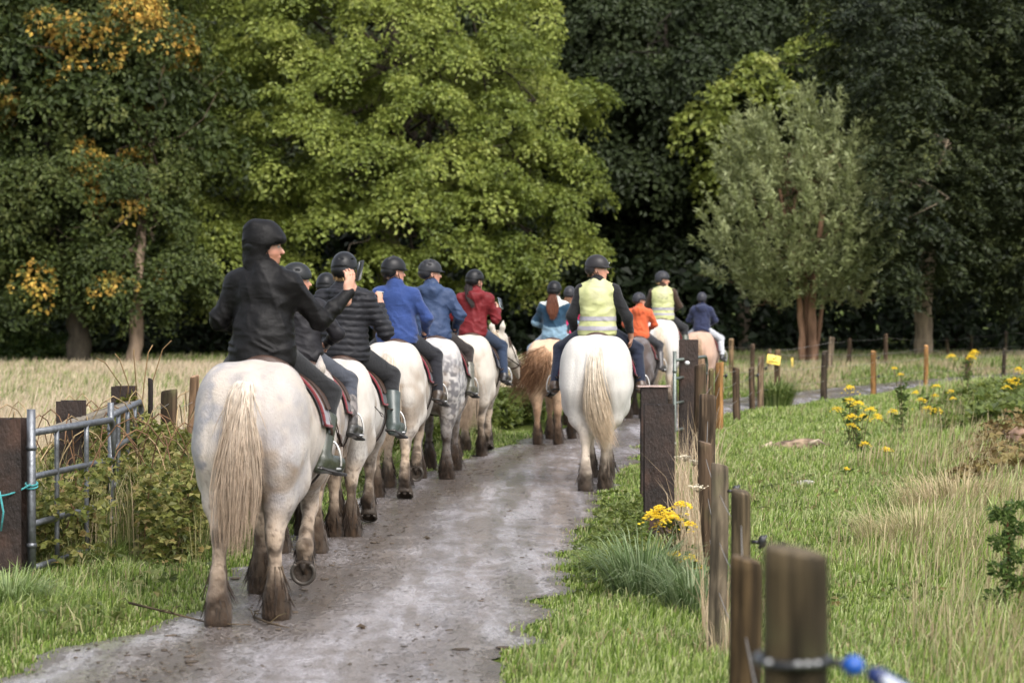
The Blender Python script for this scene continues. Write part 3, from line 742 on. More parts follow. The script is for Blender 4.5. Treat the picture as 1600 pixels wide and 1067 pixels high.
def cf(x, y, rng):
    n = len(x); t = tallness(x, y); v = vn(np.c_[x, y, x * 0], .8, 18)
    col = pickc(GREEN, n, rng); dry = rng.random(n) < (.03 + .28 * t + .06 * (v > .62))
    col = np.where(dry[:, None], pickc(STRAW, n, rng) * .85, col)
    return col, col * np.where(dry, 1.1, 1.25)[:, None]
grassfield('meadow_grass', 'short bright green grass of the meadow turning strawy farther from the fence', pts, hf, lambda y: .0035 + .00034 * y, cf, rng)
# tall thin straw stems in the right meadow
pts = wedge(15000, 11, 45, 1260, 1760, rng, 1.2)
t = tallness(pts[:, 0], pts[:, 1]); pts = pts[rng.random(len(pts)) < t * .9]
grassfield('straw_stems', 'tall bleached seed stems standing in the meadow', pts, lambda x, y, r: .18 + .3 * r.random(len(x)), lambda y: .002 + .00026 * y,
           lambda x, y, r: (pickc(STRAW, len(x), r), pickc(STRAW, len(x), r) * 1.1), rng, .35)
# left verge and bank
pts = wedge(150000, 11.5, 34, -120, 860, rng, 1.4)
xl, xr = path_x(pts[:, 1])
jit = .13 * rng.random(len(pts)) ** 2
pts = pts[pts[:, 0] < xl - .02 + jit]
def hf(x, y, rng):
    d = path_x(y)[0] - x; v = vn(np.c_[x, y, x * 0], 1.6, 25)
    return (.04 + .12 * sst(.15, .9, d + .5 * (v - .5)) * (.3 + 1.2 * v)) * (.5 + .8 * rng.random(len(x)))
def cf(x, y, rng):
    n = len(x); col = pickc(GREEN * .95, n, rng, .25); dry = rng.random(n) < .07
    col = np.where(dry[:, None], pickc(STRAW, n, rng) * .8, col); return col, col * 1.2
grassfield('verge_grass', 'lush green grass on the bank between the track and the gate', pts, hf, lambda y: .004 + .00032 * y, cf, rng, .6, .12, .9)
# long arching blades and broad-leaved weeds breaking up the bank and the meadow
def long_blades(pts, h0, h1, label, rng, pal):
    return grassfield('long_grass', label, pts, lambda x, y, r: r.uniform(h0, h1, len(x)), lambda y: .005 + .00030 * y, lambda x, y, r: (pickc(pal, len(x), r), pickc(pal, len(x), r) * 1.1), rng, 1.1, .1, 1.3)
pl_ = wedge(26000, 12, 30, -120, 700, rng, 1.3); pl_ = pl_[(pl_[:, 0] < path_x(pl_[:, 1])[0] - .22) & (fbm(np.c_[pl_, pl_[:, :1] * 0], 2.4, 61) > .47)]
long_blades(pl_, .08, .24, 'longer arching grass in clumps on the bank left of the track', rng, np.array([(.10, .16, .03), (.19, .25, .07), (.07, .11, .02), (.33, .30, .15)]))
pr_ = wedge(42000, 6, 34, 790, 1760, rng, 1.3); pr_ = pr_[(pr_[:, 0] > path_x(pr_[:, 1])[1] + .12) & (fbm(np.c_[pr_, pr_[:, :1] * 0], 2.0, 62) > .50)]
long_blades(pr_, .06, .19, 'slightly longer tufts dotted through the short meadow grass', rng, np.array([(.16, .24, .05), (.28, .35, .12), (.10, .15, .03), (.36, .38, .18), (.34, .28, .15)]))
# left dry field
pts = np.vstack([wedge(120000, 19, 66, -150, 830, rng, 1.1), wedge(26000, 19, 66, -520, -150, rng, 1.1)])
xl, xr = path_x(pts[:, 1]); pts = pts[pts[:, 0] < np.minimum(xl - 1.4, -.0 + pts[:, 1] * .02 - 1.4 + .03 * pts[:, 1])]
def cf(x, y, rng):
    n = len(x); px = x / y * FPX + 800; v = vn(np.c_[x, y * .5, x * 0], .35, 28)
    g_ = rng.random(n) < (.05 + .28 * sst(.5, .75, v) + .5 * sst(59, 63, y))
    pal = np.array([(.44, .355, .235), (.56, .47, .33), (.48, .38, .26)])
    col = np.where(g_[:, None], pickc(GREEN, n, rng) * .9, pickc(pal, n, rng)); return col, col * 1.1
grassfield('dry_grass', 'tall dry blond grass covering the field behind the gate', pts, lambda x, y, r: (.14 + .24 * r.random(len(x))) * (1 + .5 * sst(45, 25, y)), lambda y: .004 + .0004 * y, cf, rng, .35)
# far strip between the road and the wood
pts = wedge(90000, 44, 69.5, 850, 1760, rng, .8)
xl, xr = path_x(pts[:, 1]); pts = pts[(pts[:, 0] < xl - .1)]
def cf(x, y, rng):
    n = len(x); v = vn(np.c_[x, y, x * 0], .5, 38)
    g_ = rng.random(n) < (.35 + .5 * (v > .5)); pal = np.array([(.34, .27, .16), (.42, .35, .22)])
    col = np.where(g_[:, None], pickc(GREEN, n, rng) * .8, pickc(pal, n, rng)); return col, col * 1.1
grassfield('roadside_grass', 'mixed green and straw grass between the bend of the track and the wood', pts,
           lambda x, y, r: (.08 + .20 * sst(.3, 2.0, path_x(y)[0] - x)) * (.6 + .8 * r.random(len(x))), lambda y: .004 + .0004 * y, cf, rng, .4)

# ------------------------------------------------------------------ horses
HIND = {'stand': [(.15, -.03, .50), (.15, .01, .165), (.15, .07, .0), (0, .15, -1)],
        'back': [(.15, -.13, .52), (.15, -.26, .19), (.15, -.20, .0), (0, -.1, -1)],
        'fwd': [(.15, .10, .50), (.15, .24, .165), (.15, .30, .0), (0, 0, -1)],
        'tip': [(.15, -.08, .54), (.15, -.22, .25), (.15, -.17, .05), (0, -.75, -1)],
        'lift': [(.15, -.02, .60), (.15, -.26, .36), (.15, -.27, .19), (0, -1, -.35)]}
FORE = {'stand': [(.15, 1.27, .48), (.15, 1.27, .16), (.15, 1.33, .0), (0, 0, -1)],
        'back': [(.15, 1.18, .48), (.15, 1.04, .18), (.15, 1.10, .0), (0, -.1, -1)],
        'fwd': [(.15, 1.38, .49), (.15, 1.48, .17), (.15, 1.54, .0), (0, 0, -1)],
        'tip': [(.15, 1.30, .52), (.15, 1.16, .25), (.15, 1.20, .07), (0, -.6, -1)],
        'lift': [(.15, 1.40, .56), (.15, 1.17, .33), (.15, 1.10, .17), (0, -1, -.15)]}
def hoof_geo(g, p, sole, rad, col, fwd=(0, 1, 0)):
    """p: centre of the sole, sole: direction the sole faces"""
    n = unit(np.asarray(sole, float)); f = unit(np.asarray(fwd, float) - n * (n @ np.asarray(fwd, float)) + (A(0, 0, -1) if abs(n[1]) > .8 else 0) * .9)
    f = unit(f - n * (f @ n)); s_ = np.cross(f, n)
    seg = 18; a = np.arange(seg) * 2 * pi / seg
    V = []
    for hgt, k, sh in ((0, 1.0, 0), (.03, .96, -.004), (.075, .80, -.016), (.10, .74, -.024)):
        ring = np.asarray(p) + (np.cos(a) * rad * k)[:, None] * s_ + (np.sin(a) * rad * 1.08 * k * np.where(np.sin(a) < 0, .82, 1) + sh)[:, None] * f - n * hgt
        V.append(ring)
    V.append([np.asarray(p) - n * .10]); V = np.vstack(V)
    F = [(i * seg + k, i * seg + (k + 1) % seg, (i + 1) * seg + (k + 1) % seg, (i + 1) * seg + k) for i in range(3) for k in range(seg)]
    # concave sole
    c = len(V); inner = np.asarray(p) + .78 * ((np.cos(a) * rad)[:, None] * s_ + (np.sin(a) * rad * 1.08)[:, None] * f * np.where(np.sin(a) < 0, .82, 1)[:, None]) - n * .006
    V = np.vstack([V, inner, [np.asarray(p) - n * .02]])
    F += [(k, c + k, c + (k + 1) % seg, (k + 1) % seg) for k in range(seg)]
    F3 = [(c + k, c + seg, c + (k + 1) % seg) for k in range(seg)] + [(3 * seg + k, 3 * seg + (k + 1) % seg, 4 * seg) for k in range(seg)]
    g.add(V, F, F3, col)
    # frog
    g.tube([np.asarray(p) - f * rad * .7 + n * .002, np.asarray(p) + f * rad * .25 - n * .01], [.022, .006], 6, np.asarray(col) * .7)
    return n, f, s_
def shoe_geo(g, p, n, f, s_, rad):
    a = np.linspace(-.28 * pi, 1.28 * pi, 26)
    P = np.asarray(p) + n * .004 + (np.cos(a) * rad * .88)[:, None] * s_ + (np.sin(a) * rad * .95 * np.where(np.sin(a) < 0, .85, 1))[:, None] * f
    g.tube(P, .013, 6, (.12, .105, .09), flat=.55, side=n)
def strand_mesh(name, C_, spread, n, seg, rad, cols, parent, rng, wob=.012, mat='hair', uvec=(1, 0, 0), vvec=(0, 1, 0), lenvar=.18, shell=.5):
    """C_(t)->(k,3) centreline, spread(t)->radius; n tapering strands"""
    t = np.linspace(0, 1, seg); base = C_(t); sp = spread(t)
    a = rng.uniform(0, 2 * pi, n); r = rng.random(n) ** shell
    U, W = np.asarray(uvec, float), np.asarray(vvec, float)
    ln = 1 - lenvar * rng.random(n) ** .7; loose = np.where(rng.random(n) < .07, 1.5, 1.0); r = r * loose; ln = ln * np.where(loose > 1, .8, 1)
    clump = rng.integers(0, max(6, n // 8), n); cx = rng.normal(0, 1, (clump.max() + 1, 2)); wv = rng.uniform(4, 9, clump.max() + 1)[clump]; ph = rng.uniform(0, 6, clump.max() + 1)[clump]
    P = []
    for i in range(seg):
        tt = t[i] * ln; b = np.stack([np.interp(tt, t, base[:, k]) for k in range(3)], 1); s_ = np.interp(tt, t, sp)
        off = (np.cos(a) * r * s_)[:, None] * U + (np.sin(a) * r * s_)[:, None] * W
        off = off * (1 - .35 * t[i]) + (cx[clump, 0] * s_ * .42 * t[i])[:, None] * U + (cx[clump, 1] * s_ * .42 * t[i])[:, None] * W
        w = wob * np.stack([np.sin(tt * wv + ph) + .4 * np.sin(tt * 11 + a * 3), np.cos(tt * wv * .9 + ph * 2) + .3 * np.cos(tt * 9 + a * 5), 0 * tt], 1) * t[i]
        P.append(b + off + w)
    P = np.stack(P, 1)                                  # n, seg, 3
    Tn = unit(np.gradient(P, axis=1)); S1 = unit(np.cross(Tn, A(.3, .9, .1))); S2 = np.cross(S1, Tn)
    rr = rad * (rng.random(n) * .6 + .7)[:, None] * np.clip(1.15 - t ** 3, .12, 1)[None]
    ring = []
    for k in range(3):
        an = k * 2 * pi / 3; ring.append(P + rr[..., None] * (cos(an) * S1 + sin(an) * S2))
    V = np.stack(ring, 2).reshape(-1, 3)
    b = (np.arange(n)[:, None] * seg + np.arange(seg - 1)[None])[..., None] * 3
    F = np.concatenate([np.stack([b[..., 0] + k, b[..., 0] + (k + 1) % 3, b[..., 0] + 3 + (k + 1) % 3, b[..., 0] + 3 + k], -1).reshape(-1, 4) for k in range(3)])
    c0, c1, c2 = [np.asarray(c, float) for c in cols]
    tt = t[None, :, None]; col = np.where(tt < .5, c0 + (c1 - c0) * tt * 2, c1 + (c2 - c1) * (tt * 2 - 1))
    tone = (rng.random((clump.max() + 1))[clump] * .22 + rng.random(n) * .26 + .74)[:, None, None]
    col = np.repeat((col * tone)[:, :, None], 3, 2).reshape(-1, 3)
    return mesh(name, V, [F], M[mat], parent, col)

WHITE = (.50, .455, .40); MUD = (.036, .021, .0115)
def barrel(y, W):      # half width, centre z, half height of the trunk at y (scale 1)
    yy = [.25, .5, .75, 1.0, 1.2]
    return np.interp(y, yy, [.30, .325, .345, .33, .28]) * W, np.interp(y, yy, [1.14, 1.09, 1.06, 1.06, 1.08]), np.interp(y, yy, [.40, .385, .385, .39, .39])
def horse(name_label, x, y, hd, S=1.0, W=1.0, h=.024, hind=('stand', 'stand'), fore=('stand', 'stand'), coat=WHITE, grey=(.36, .34, .34), greyamt=.3,
          dapple=0, tail=None, tailcol=((.58, .52, .45), (.50, .41, .32), (.33, .24, .165)), mane=(.45, .36, .26), pad=((.03, .03, .035), (.20, .03, .035)),
          stir=None, headp=0.0, headup=0.0, narrow=1.0, feather=1.0, legcol=None, muddy=1.0, seed=1, tailw=1.0, group=None, legx=(0, 0, 0, 0), nstr=1000):
    rng = np.random.default_rng(seed)
    root = empty('horse', (x, y, 0), -radians(hd), label=name_label, cat='horse', group=group or 'horses walking in single file')
    f = Field((-.50 * S, -.62 * S, -.03), (.50 * S, 2.65 * S, 2.12 * S), h)
    P = lambda *v: A(*v) * S
    E = lambda c, r, R=None, k=.07: f.ell(A(*c) * S, A(*r) * S, R, k * S)
    K = lambda a, b, ra, rb, k=.05, **q: f.cone(A(*a) * S, A(*b) * S, ra * S, rb * S, k * S, **q)
    # trunk
    for yy in (.15, .45, .75, 1.02): 
        w, cz, hz = barrel(yy, W); E((0, yy, cz), (w, .42, hz), k=.10)
    E((0, 1.22, 1.06), (.27 * W, .30, .36), k=.1); E((0, 1.10, 1.32), (.09, .28, .16), k=.1)
    hipx = .155 * W
    for s_ in (-1, 1):
        E((s_ * hipx, .10, 1.20), (.185 * W, .30, .325), k=.05)
        E((s_ * .165 * W, -.06, 1.05), (.15 * W, .16, .26), k=.06)
        E((s_ * .20 * W, 1.16, 1.02), (.13, .22, .30), k=.08)
    K((0, -.08, 1.42), (0, -.20, 1.22), .05, .035, .04)
    # neck and head
    headup = headup - .55; nx, ny, nz = headp * .5, 1.74, 1.52 + headup * .5
    f.chain([P(0, 1.22, 1.20), P(nx * .5, 1.50, 1.40 + headup * .25), P(nx, ny, nz)], [.23 * S, .165 * S, .115 * S], .08 * S, sx=.62)
    f.cone(P(0, 1.30, .98), P(nx, ny - .02, nz - .12), .17 * S, .10 * S, .08 * S, sx=.7)
    hp = radians(headp * 60)
    Hd = lambda o: A(nx, ny, nz) + Rz(-hp) @ A(*o)
    f.chain([Hd((0, .03, .03)) * S, Hd((0, .22, -.14)) * S, Hd((0, .42, -.36)) * S, Hd((0, .50, -.46)) * S], [.105 * S, .092 * S, .068 * S, .058 * S], .04 * S)
    f.cone(Hd((0, .08, -.12)) * S, Hd((0, .18, -.22)) * S, .10 * S, .07 * S, .04 * S)
    for s_ in (-1, 1):
        f.chain([Hd((s_ * .06, -.02, .10)) * S, Hd((s_ * .085, -.03, .19)) * S, Hd((s_ * .08, -.01, .27)) * S], [.032 * S, .036 * S, .012 * S], .025 * S)
    hoofs = []
    for i, (grp, poses) in enumerate(((HIND, hind), (FORE, fore))):
        for j, s_ in enumerate((-1, 1)):
            kn, ft, hf, sole = grp[poses[j]]
            sx_ = A(s_ * narrow, 1, 1); dx = A(legx[i * 2 + j], 0, 0)
            kn = A(*kn) * sx_ + dx * .5; ft = A(*ft) * sx_ + dx; hf = A(*hf) * sx_ + dx
            if i == 0:
                K((s_ * .165 * W, .06, 1.04), (s_ * .185, .15, .83), .175, .145, .07)
                K((s_ * .165 * W, -.06, 1.0), (s_ * .175, -.03, .72), .14, .095, .06)
                K((s_ * .185, .13, .86), tuple(kn + A(0, .012, .06)), .14, .064, .06)
                K((s_ * .172, -.03, .74), tuple(kn + A(0, -.035, .05)), .08, .036, .04)
                E(tuple(kn), (.055, .068, .075), k=.03)
            else:
                K((s_ * .18, 1.18, .98), (s_ * .17, 1.21, .80), .15, .105, .07)
                K((s_ * .17, 1.21, .82), tuple(kn + A(0, 0, .05)), .10, .056, .05)
                E(tuple(kn), (.056, .058, .065), k=.03)
            K(tuple(kn), tuple(ft), .043, .042, .03)
            E(tuple(ft), (.052, .058, .055), k=.03)
            n_ = unit(A(*sole)); up = hf - n_ * .07
            K(tuple(ft), tuple(up), .046, .055, .03)
            if feather > 0:     # flared muddy feather over the hoof
                tp = ft + (kn - ft) * .35
                lf = poses[j] in ('lift', 'tip'); K(tuple(tp + A(0, -.012, 0)), tuple(hf - n_ * (.11 if lf else .055) + A(0, -.02 * (not lf), 0)), .042, (.045 if lf else .052) + (.010 if lf else .032) * feather, .03)
            rad = .068 + .012 * feather
            hoofs.append((hf, sole, rad, poses[j] in ('lift', 'tip'), kn, ft))
    V, F = f.nets()
    V = V / 1.0
    # coat colours: base, grey patches, tan stains deepened by painted shading low down, mud
    Q = V / S
    base = np.tile(np.asarray(coat, float), (len(V), 1))
    n1 = fbm(Q, 3.4, seed); n2 = fbm(Q, 10, seed + 1); n3 = vn(Q, 30, seed + 2)
    if greyamt: base = mixc(base, grey, sst(.62 - greyamt * .4, .85, n1 * .65 + n2 * .35) * min(1, greyamt * 1.6))
    fl = sst(.60, .78, n3) * sst(.3, .6, n1); base = mixc(base, np.asarray(grey) * .8, fl * .30 * min(1, greyamt * 2.5))
    if dapple:
        v = vn(Q, 26, seed + 7) * .6 + vn(Q @ Rx(.7), 40, seed + 9) * .4
        side = sst(-.02, .14, Q[:, 0]) * sst(1.42, 1.25, Q[:, 2]) * sst(.45, .7, Q[:, 2])
        base = mixc(base, (.11, .105, .11), dapple * side * sst(.60, .40, v) * .92)
        base = mixc(base, (.16, .15, .155), dapple * .7 * sst(.95, .75, Q[:, 2]) * sst(.60, .40, v))
    st = sst(.22, .05, np.abs(Q[:, 0])) * sst(.55, .75, Q[:, 2]) * sst(1.22, 1.0, Q[:, 2]) * sst(.2, -.05, Q[:, 1])
    st2 = sst(.50, .66, fbm(Q, 4.5, seed + 3)) * sst(1.38, 1.05, Q[:, 2] + .3 * (n1 - .5)) * .7
    base = mixc(base, (.23, .16, .098), np.clip(st * .8 + st2 * muddy * (1.25 if greyamt > .45 else 1), 0, .85) * (.35 + .9 * n2) * (coat[0] > .4)); gs = sst(.48, .62, fbm(Q, 6.5, seed + 21)) * (greyamt > .3) * sst(.55, .9, Q[:, 2]) * (.4 + .6 * sst(.1, -.2, Q[:, 0])); base = mixc(base, (.25, .245, .26), gs * .80 * (.4 + n3))
    lc = legcol if legcol is not None else (.42, .31, .21)
    base = mixc(base, lc, sst(.78, .45, Q[:, 2] + .25 * (n2 - .5)) * (.75 if coat[0] > .4 else .9))
    m = sst(.50, .14, Q[:, 2] + .30 * (n1 - .5) + .14 * (n3 - .5)); base = mixc(base, np.asarray(MUD) * .75, m * .95)
    m2 = sst(.50, .66, n2) * sst(.85, .5, Q[:, 2]) * .75; base = mixc(base, MUD, m2 * muddy)
    spl = sst(.66, .76, vn(Q, 52, seed + 31)) * sst(1.05, .55, Q[:, 2] + .3 * (n1 - .5)); base = mixc(base, np.asarray(MUD) * 1.8, spl * .55 * min(1, muddy + .3))
    # ragged fetlock hair and slight muscle relief
    N = vnorm(V, F)
    bk = sst(.22, .05, Q[:, 1]) * sst(.72, .92, Q[:, 2]) * sst(1.42, 1.25, Q[:, 2]); ax_ = np.abs(Q[:, 0]); zc = Q[:, 2]
    V = V - N * (bk * (.013 * np.exp(-((ax_ - .105 - .05 * (1.2 - zc)) / .020) ** 2) + .009 * np.exp(-((ax_ - .215 + .06 * (zc - 1.1)) / .024) ** 2)))[:, None] * S
    V = V + N * (.010 * np.exp(-(((ax_ - .20) / .05) ** 2 + ((Q[:, 1] - .42) / .07) ** 2 + ((zc - 1.42) / .06) ** 2)))[:, None] * S
    low = sst(.30, .16, Q[:, 2]) * feather
    ang = np.arctan2(Q[:, 1] - np.round(Q[:, 1] / 1.28) * 1.28, np.abs(Q[:, 0]) - .15)
    V = V + N * (low * .010 * np.sin(ang * 13 + Q[:, 2] * 8) + .006 * (vn(Q, 5, seed + 5) - .5))[:, None] * S
    body = mesh('body', V, [F], M['coat'], root, base)
    for hf, sole, rad, lifted, kn, ft in hoofs:
        g = G(); n_, f_, s2 = hoof_geo(g, hf * S + A(0, 0, .004), sole, rad * S, (.045, .033, .024))
        ho = g.obj('hoof', M['hoof'], root)
        g = G(); shoe_geo(g, hf * S + A(0, 0, .004), n_, f_, s2, rad * S); g.obj('horseshoe', M['steel'], ho)
        if feather > 0 and h < .03:
            ns_ = unit(A(*sole)); e_end = hf - ns_ * (.05 if lifted else .015) + A(0, -.015, 0); st0 = ft + (kn - ft) * .52
            c = lambda t, st0=st0, e_end=e_end: st0 + (e_end - st0) * t[:, None]
            strand_mesh('fetlock_hair', lambda t: c(t) * S, lambda t, lf=lifted: (.030 + ((.012 if lf else .038) + .028 * feather) * t ** 1.1) * S, 460, 6, .0036, (np.asarray(lc) * .26, (.040, .026, .017), (.018, .012, .008)), root, rng, .006, shell=.25, lenvar=.45)
    # tail
    tl = tail or dict(end=(0, -.22, .42), mid=(0, -.30, .9), w=.10)
    p0, p1, p2 = P(0, -.12, 1.43), P(*tl['mid']), P(*tl['end'])
    def tc(t):
        t = t[:, None]; q0 = p0 + A(0, -.14, -.06) * S
        return (1 - t) ** 3 * p0 + 3 * (1 - t) ** 2 * t * q0 + 3 * (1 - t) * t ** 2 * p1 + t ** 3 * p2 if True else None
    wmax = tl['w'] * tailw * S
    sw = lambda t: np.interp(t, [0, .08, .2, .45, .75, 1], [.024 * S, .044 * S, .060 * S, wmax * .75, wmax, wmax * tl.get('tip', .7)])
    dvec = unit(p2 - p1); uv = unit(np.cross(dvec, A(0, 1, 0)) + 1e-6); vv = np.cross(dvec, uv)
    strand_mesh('tail', tc, sw, nstr, 14, (.0036 if nstr > 800 else .0048) if h < .03 else .008, tailcol, root, rng, tl.get('wob', .02), uvec=uv, vvec=vv * .6, lenvar=tl.get('lv', .25))
    # mane
    mp = [P(0, 1.12, 1.46), P(nx * .5, 1.46, 1.58 + headup * .25), P(nx, 1.72, 1.66 + headup * .5)]
    def mc_g():
        n = 150; tt = rng.random(n); i = np.minimum((tt * 2).astype(int), 1); fr = (tt * 2 - i)[:, None]
        A0 = np.array(mp)[i] * (1 - fr) + np.array(mp)[i + 1] * fr
        g = G(); sd_ = -1
        for q in range(n):
            L = rng.uniform(.14, .26) * S; sx_ = rng.choice((-1, 1), p=(.75, .25))
            g.tube([A0[q], A0[q] + A(sx_ * .06, .0, -.03) * S, A0[q] + A(sx_ * .10, .0, -.6 * L - .02), A0[q] + A(sx_ * .11, .01, -L - .04)], [.009, .009, .007, .002], 3, np.asarray(mane) * rng.uniform(.7, 1.2), caps=False)
        g.obj('mane', M['hair'], root)
    mc_g()
    # eyes and bridle
    for s_ in (-1, 1): g = G(); g.ell(Hd((s_ * .088, .12, -.04)) * S, np.ones(3) * .022 * S, (.01, .007, .005)); g.obj('eye', M['glass'], root)
    g = G()
    def loop(o, r1, r2, tiltx=-.8):
        a = np.linspace(0, 2 * pi, 20, endpoint=False)
        Pp = np.array([Hd(A(*o) + Rx(tiltx) @ A(cos(q) * r1, 0, sin(q) * r2)) * S for q in a]); g.tube(Pp, .009, 5, (.05, .028, .018), close=True)
    loop((0, .38, -.31), .082, .085); loop((0, .10, -.03), .112, .118, .35)
    for s_ in (-1, 1): g.tube([Hd((s_ * .108, .08, .05)) * S, Hd((s_ * .1, .22, -.15)) * S, Hd((s_ * .082, .40, -.34)) * S, P(s_ * .20, 1.35, 1.36), P(s_ * .06, 1.06, 1.60)], .008, 5, (.05, .028, .018))
    g.obj('bridle', M['leather'], root)
    # saddle pad, saddle, girth, stirrups
    def drape(y0, y1, a0, a1, off, name, mt, col, parent, edge=None, ny=9, na=40, thick=.014):
        Vs = []
        for q, top in enumerate((off + thick, off)):
            for yy in np.linspace(y0, y1, ny):
                w, cz, hz = barrel(yy, W)
                for an in np.linspace(a0, a1, na):
                    rr = 1.0; Vs.append(((w + top + .015) * sin(an), yy, cz + (hz + top + .01) * cos(an)))
        Vs = np.array(Vs) * S; n1_ = ny * na
        Fq = []
        for q in (0, 1):
            for i in range(ny - 1):
                for j in range(na - 1):
                    q4 = [q * n1_ + i * na + j, q * n1_ + i * na + j + 1, q * n1_ + (i + 1) * na + j + 1, q * n1_ + (i + 1) * na + j]; Fq.append(q4 if q else q4[::-1])
        rim = [i * na for i in range(ny)] + [(ny - 1) * na + j for j in range(1, na)] + [i * na + na - 1 for i in range(ny - 2, -1, -1)] + [j for j in range(na - 2, 0, -1)]
        for i in range(len(rim)): a_, b_ = rim[i], rim[(i + 1) % len(rim)]; Fq.append((a_, b_, b_ + n1_, a_ + n1_))
        cc = np.tile(np.asarray(col, float), (len(Vs), 1))
        o = mesh(name, Vs, [np.array(Fq)], M[mt], parent, cc)
        if edge is not None:
            g = G(); pts = Vs[rim] ; g.tube(pts, .010 * S, 6, np.asarray(edge) * .8, close=True); g.obj('piping', M['cloth'], o)
        return o
    sad = empty('saddle', (0, 0, 0)); sad.parent = root
    drape(.58, 1.04, -1.45, 1.45, .006, 'saddle_pad', 'cloth', pad[0], sad, pad[1])
    drape(.68, .98, -1.20, 1.20, .020, 'saddle_flap', 'leather', (.055, .028, .016), sad)
    drape(.83, .90, -3.14, 3.14, .002, 'girth', 'leather', (.03, .02, .016), sad, ny=3, na=60)
    w, cz, hz = barrel(.5, W)
    sf = Field(P(-.30, .30, 1.28), P(.30, 1.12, 1.78), .018)
    sz = cz + hz - .02
    for q in np.linspace(-1, 1, 9):      # raised cantle arch
        sf.ell(P(q * .17, .50 + .05 * q * q, sz + .055 - .085 * q * q), A(.045, .035, .045) * S, None, .04)
    sf.ell(P(0, .70, sz + .0), A(.16, .24, .045) * S, None, .05)
    for q in np.linspace(-1, 1, 5): sf.ell(P(q * .07, .93, sz + .07 - .05 * q * q), A(.035, .04, .05) * S, None, .04)
    Vv, Ff = sf.nets(); mesh('seat', Vv, [Ff], M['leather'], sad, (.050, .026, .017))
    root['seat_z'] = float(1.485 * S)
    for fp in (stir or []):
        st_ = empty('stirrup', (0, 0, 0)); st_.parent = sad
        p = A(*fp); w_ = (barrel(.8, W)[0] + .03) * S
        g = G(); sg = 1 if p[0] > 0 else -1
        g.tube([A(sg * w_ * .85, .74 * S, 1.30 * S), A(sg * (w_ + .012), .74 * S, 1.08 * S), p + A(0, -.0, .15)], .011, 5, (.05, .03, .02), flat=.5); g.obj('strap', M['leather'], st_)
        g = G(); a = np.linspace(-.15 * pi, 1.15 * pi, 16); Pp = np.array([p + A(cos(q) * .062, 0, -.01 + sin(q) * (.15 if sin(q) > 0 else .02)) for q in a])
        g.tube(Pp, .0075, 6, (.6, .58, .55)); g.box(p + A(0, 0, -.035), (.12, .045, .012), (.5, .5, .5)); g.obj('iron', M['steel'], st_)
    return root

# ------------------------------------------------------------------ riders
SKIN = (.50, .27, .19)
def hand(f, wr, fd, pn, r=.0085, curl=1.0, side=1, k=.008, s=1.0, hold=False):
    """wr wrist, fd direction along the palm, pn palm normal (fingers curl towards it)"""
    fd = unit(A(*fd)); pn = unit(A(*pn) - fd * (A(*pn) @ fd)); sd_ = np.cross(fd, pn) * side
    c = np.asarray(wr, float) + fd * .05 * s
    R = np.stack([sd_, fd, pn], 1)
    f.ell(c, A(.040, .052, .018) * s, R, k * 1.6); f.cone(np.asarray(wr) - fd * .05, np.asarray(wr) + fd * .015, .026 * s, .026 * s, .02)
    for i, (o, L, cu) in enumerate(((-.030, .066, .75), (-.011, .076, 1.0), (.010, .071, 1.15), (.029, .056, 1.3))):
        b = c + sd_ * o * s + fd * .042 * s; a = .25 + .55 * cu * curl; p = b; d = fd
        for q, l in enumerate((.45, .32, .23)):
            an = a * (.55 if q == 0 else 1.0 + q * .75); d = fd * cos(an) + pn * sin(an); p2 = p + d * L * l * s
            f.cone(p, p2, r * (1.05 - .1 * q) * s, r * (.95 - .1 * q) * s, .004); p = p2
    b = c - sd_ * .036 * s - fd * .022 * s; p1 = b - sd_ * .020 * s + fd * .022 * s + pn * .016 * s; p2 = p1 + (fd * .028 + pn * .012 + sd_ * .006) * s; p3 = p2 + (fd * .016 + sd_ * .016) * s
    f.chain([b, p1, p2, p3], [r * 1.5 * s, r * 1.2 * s, r * 1.05 * s, r * .85 * s], .006)

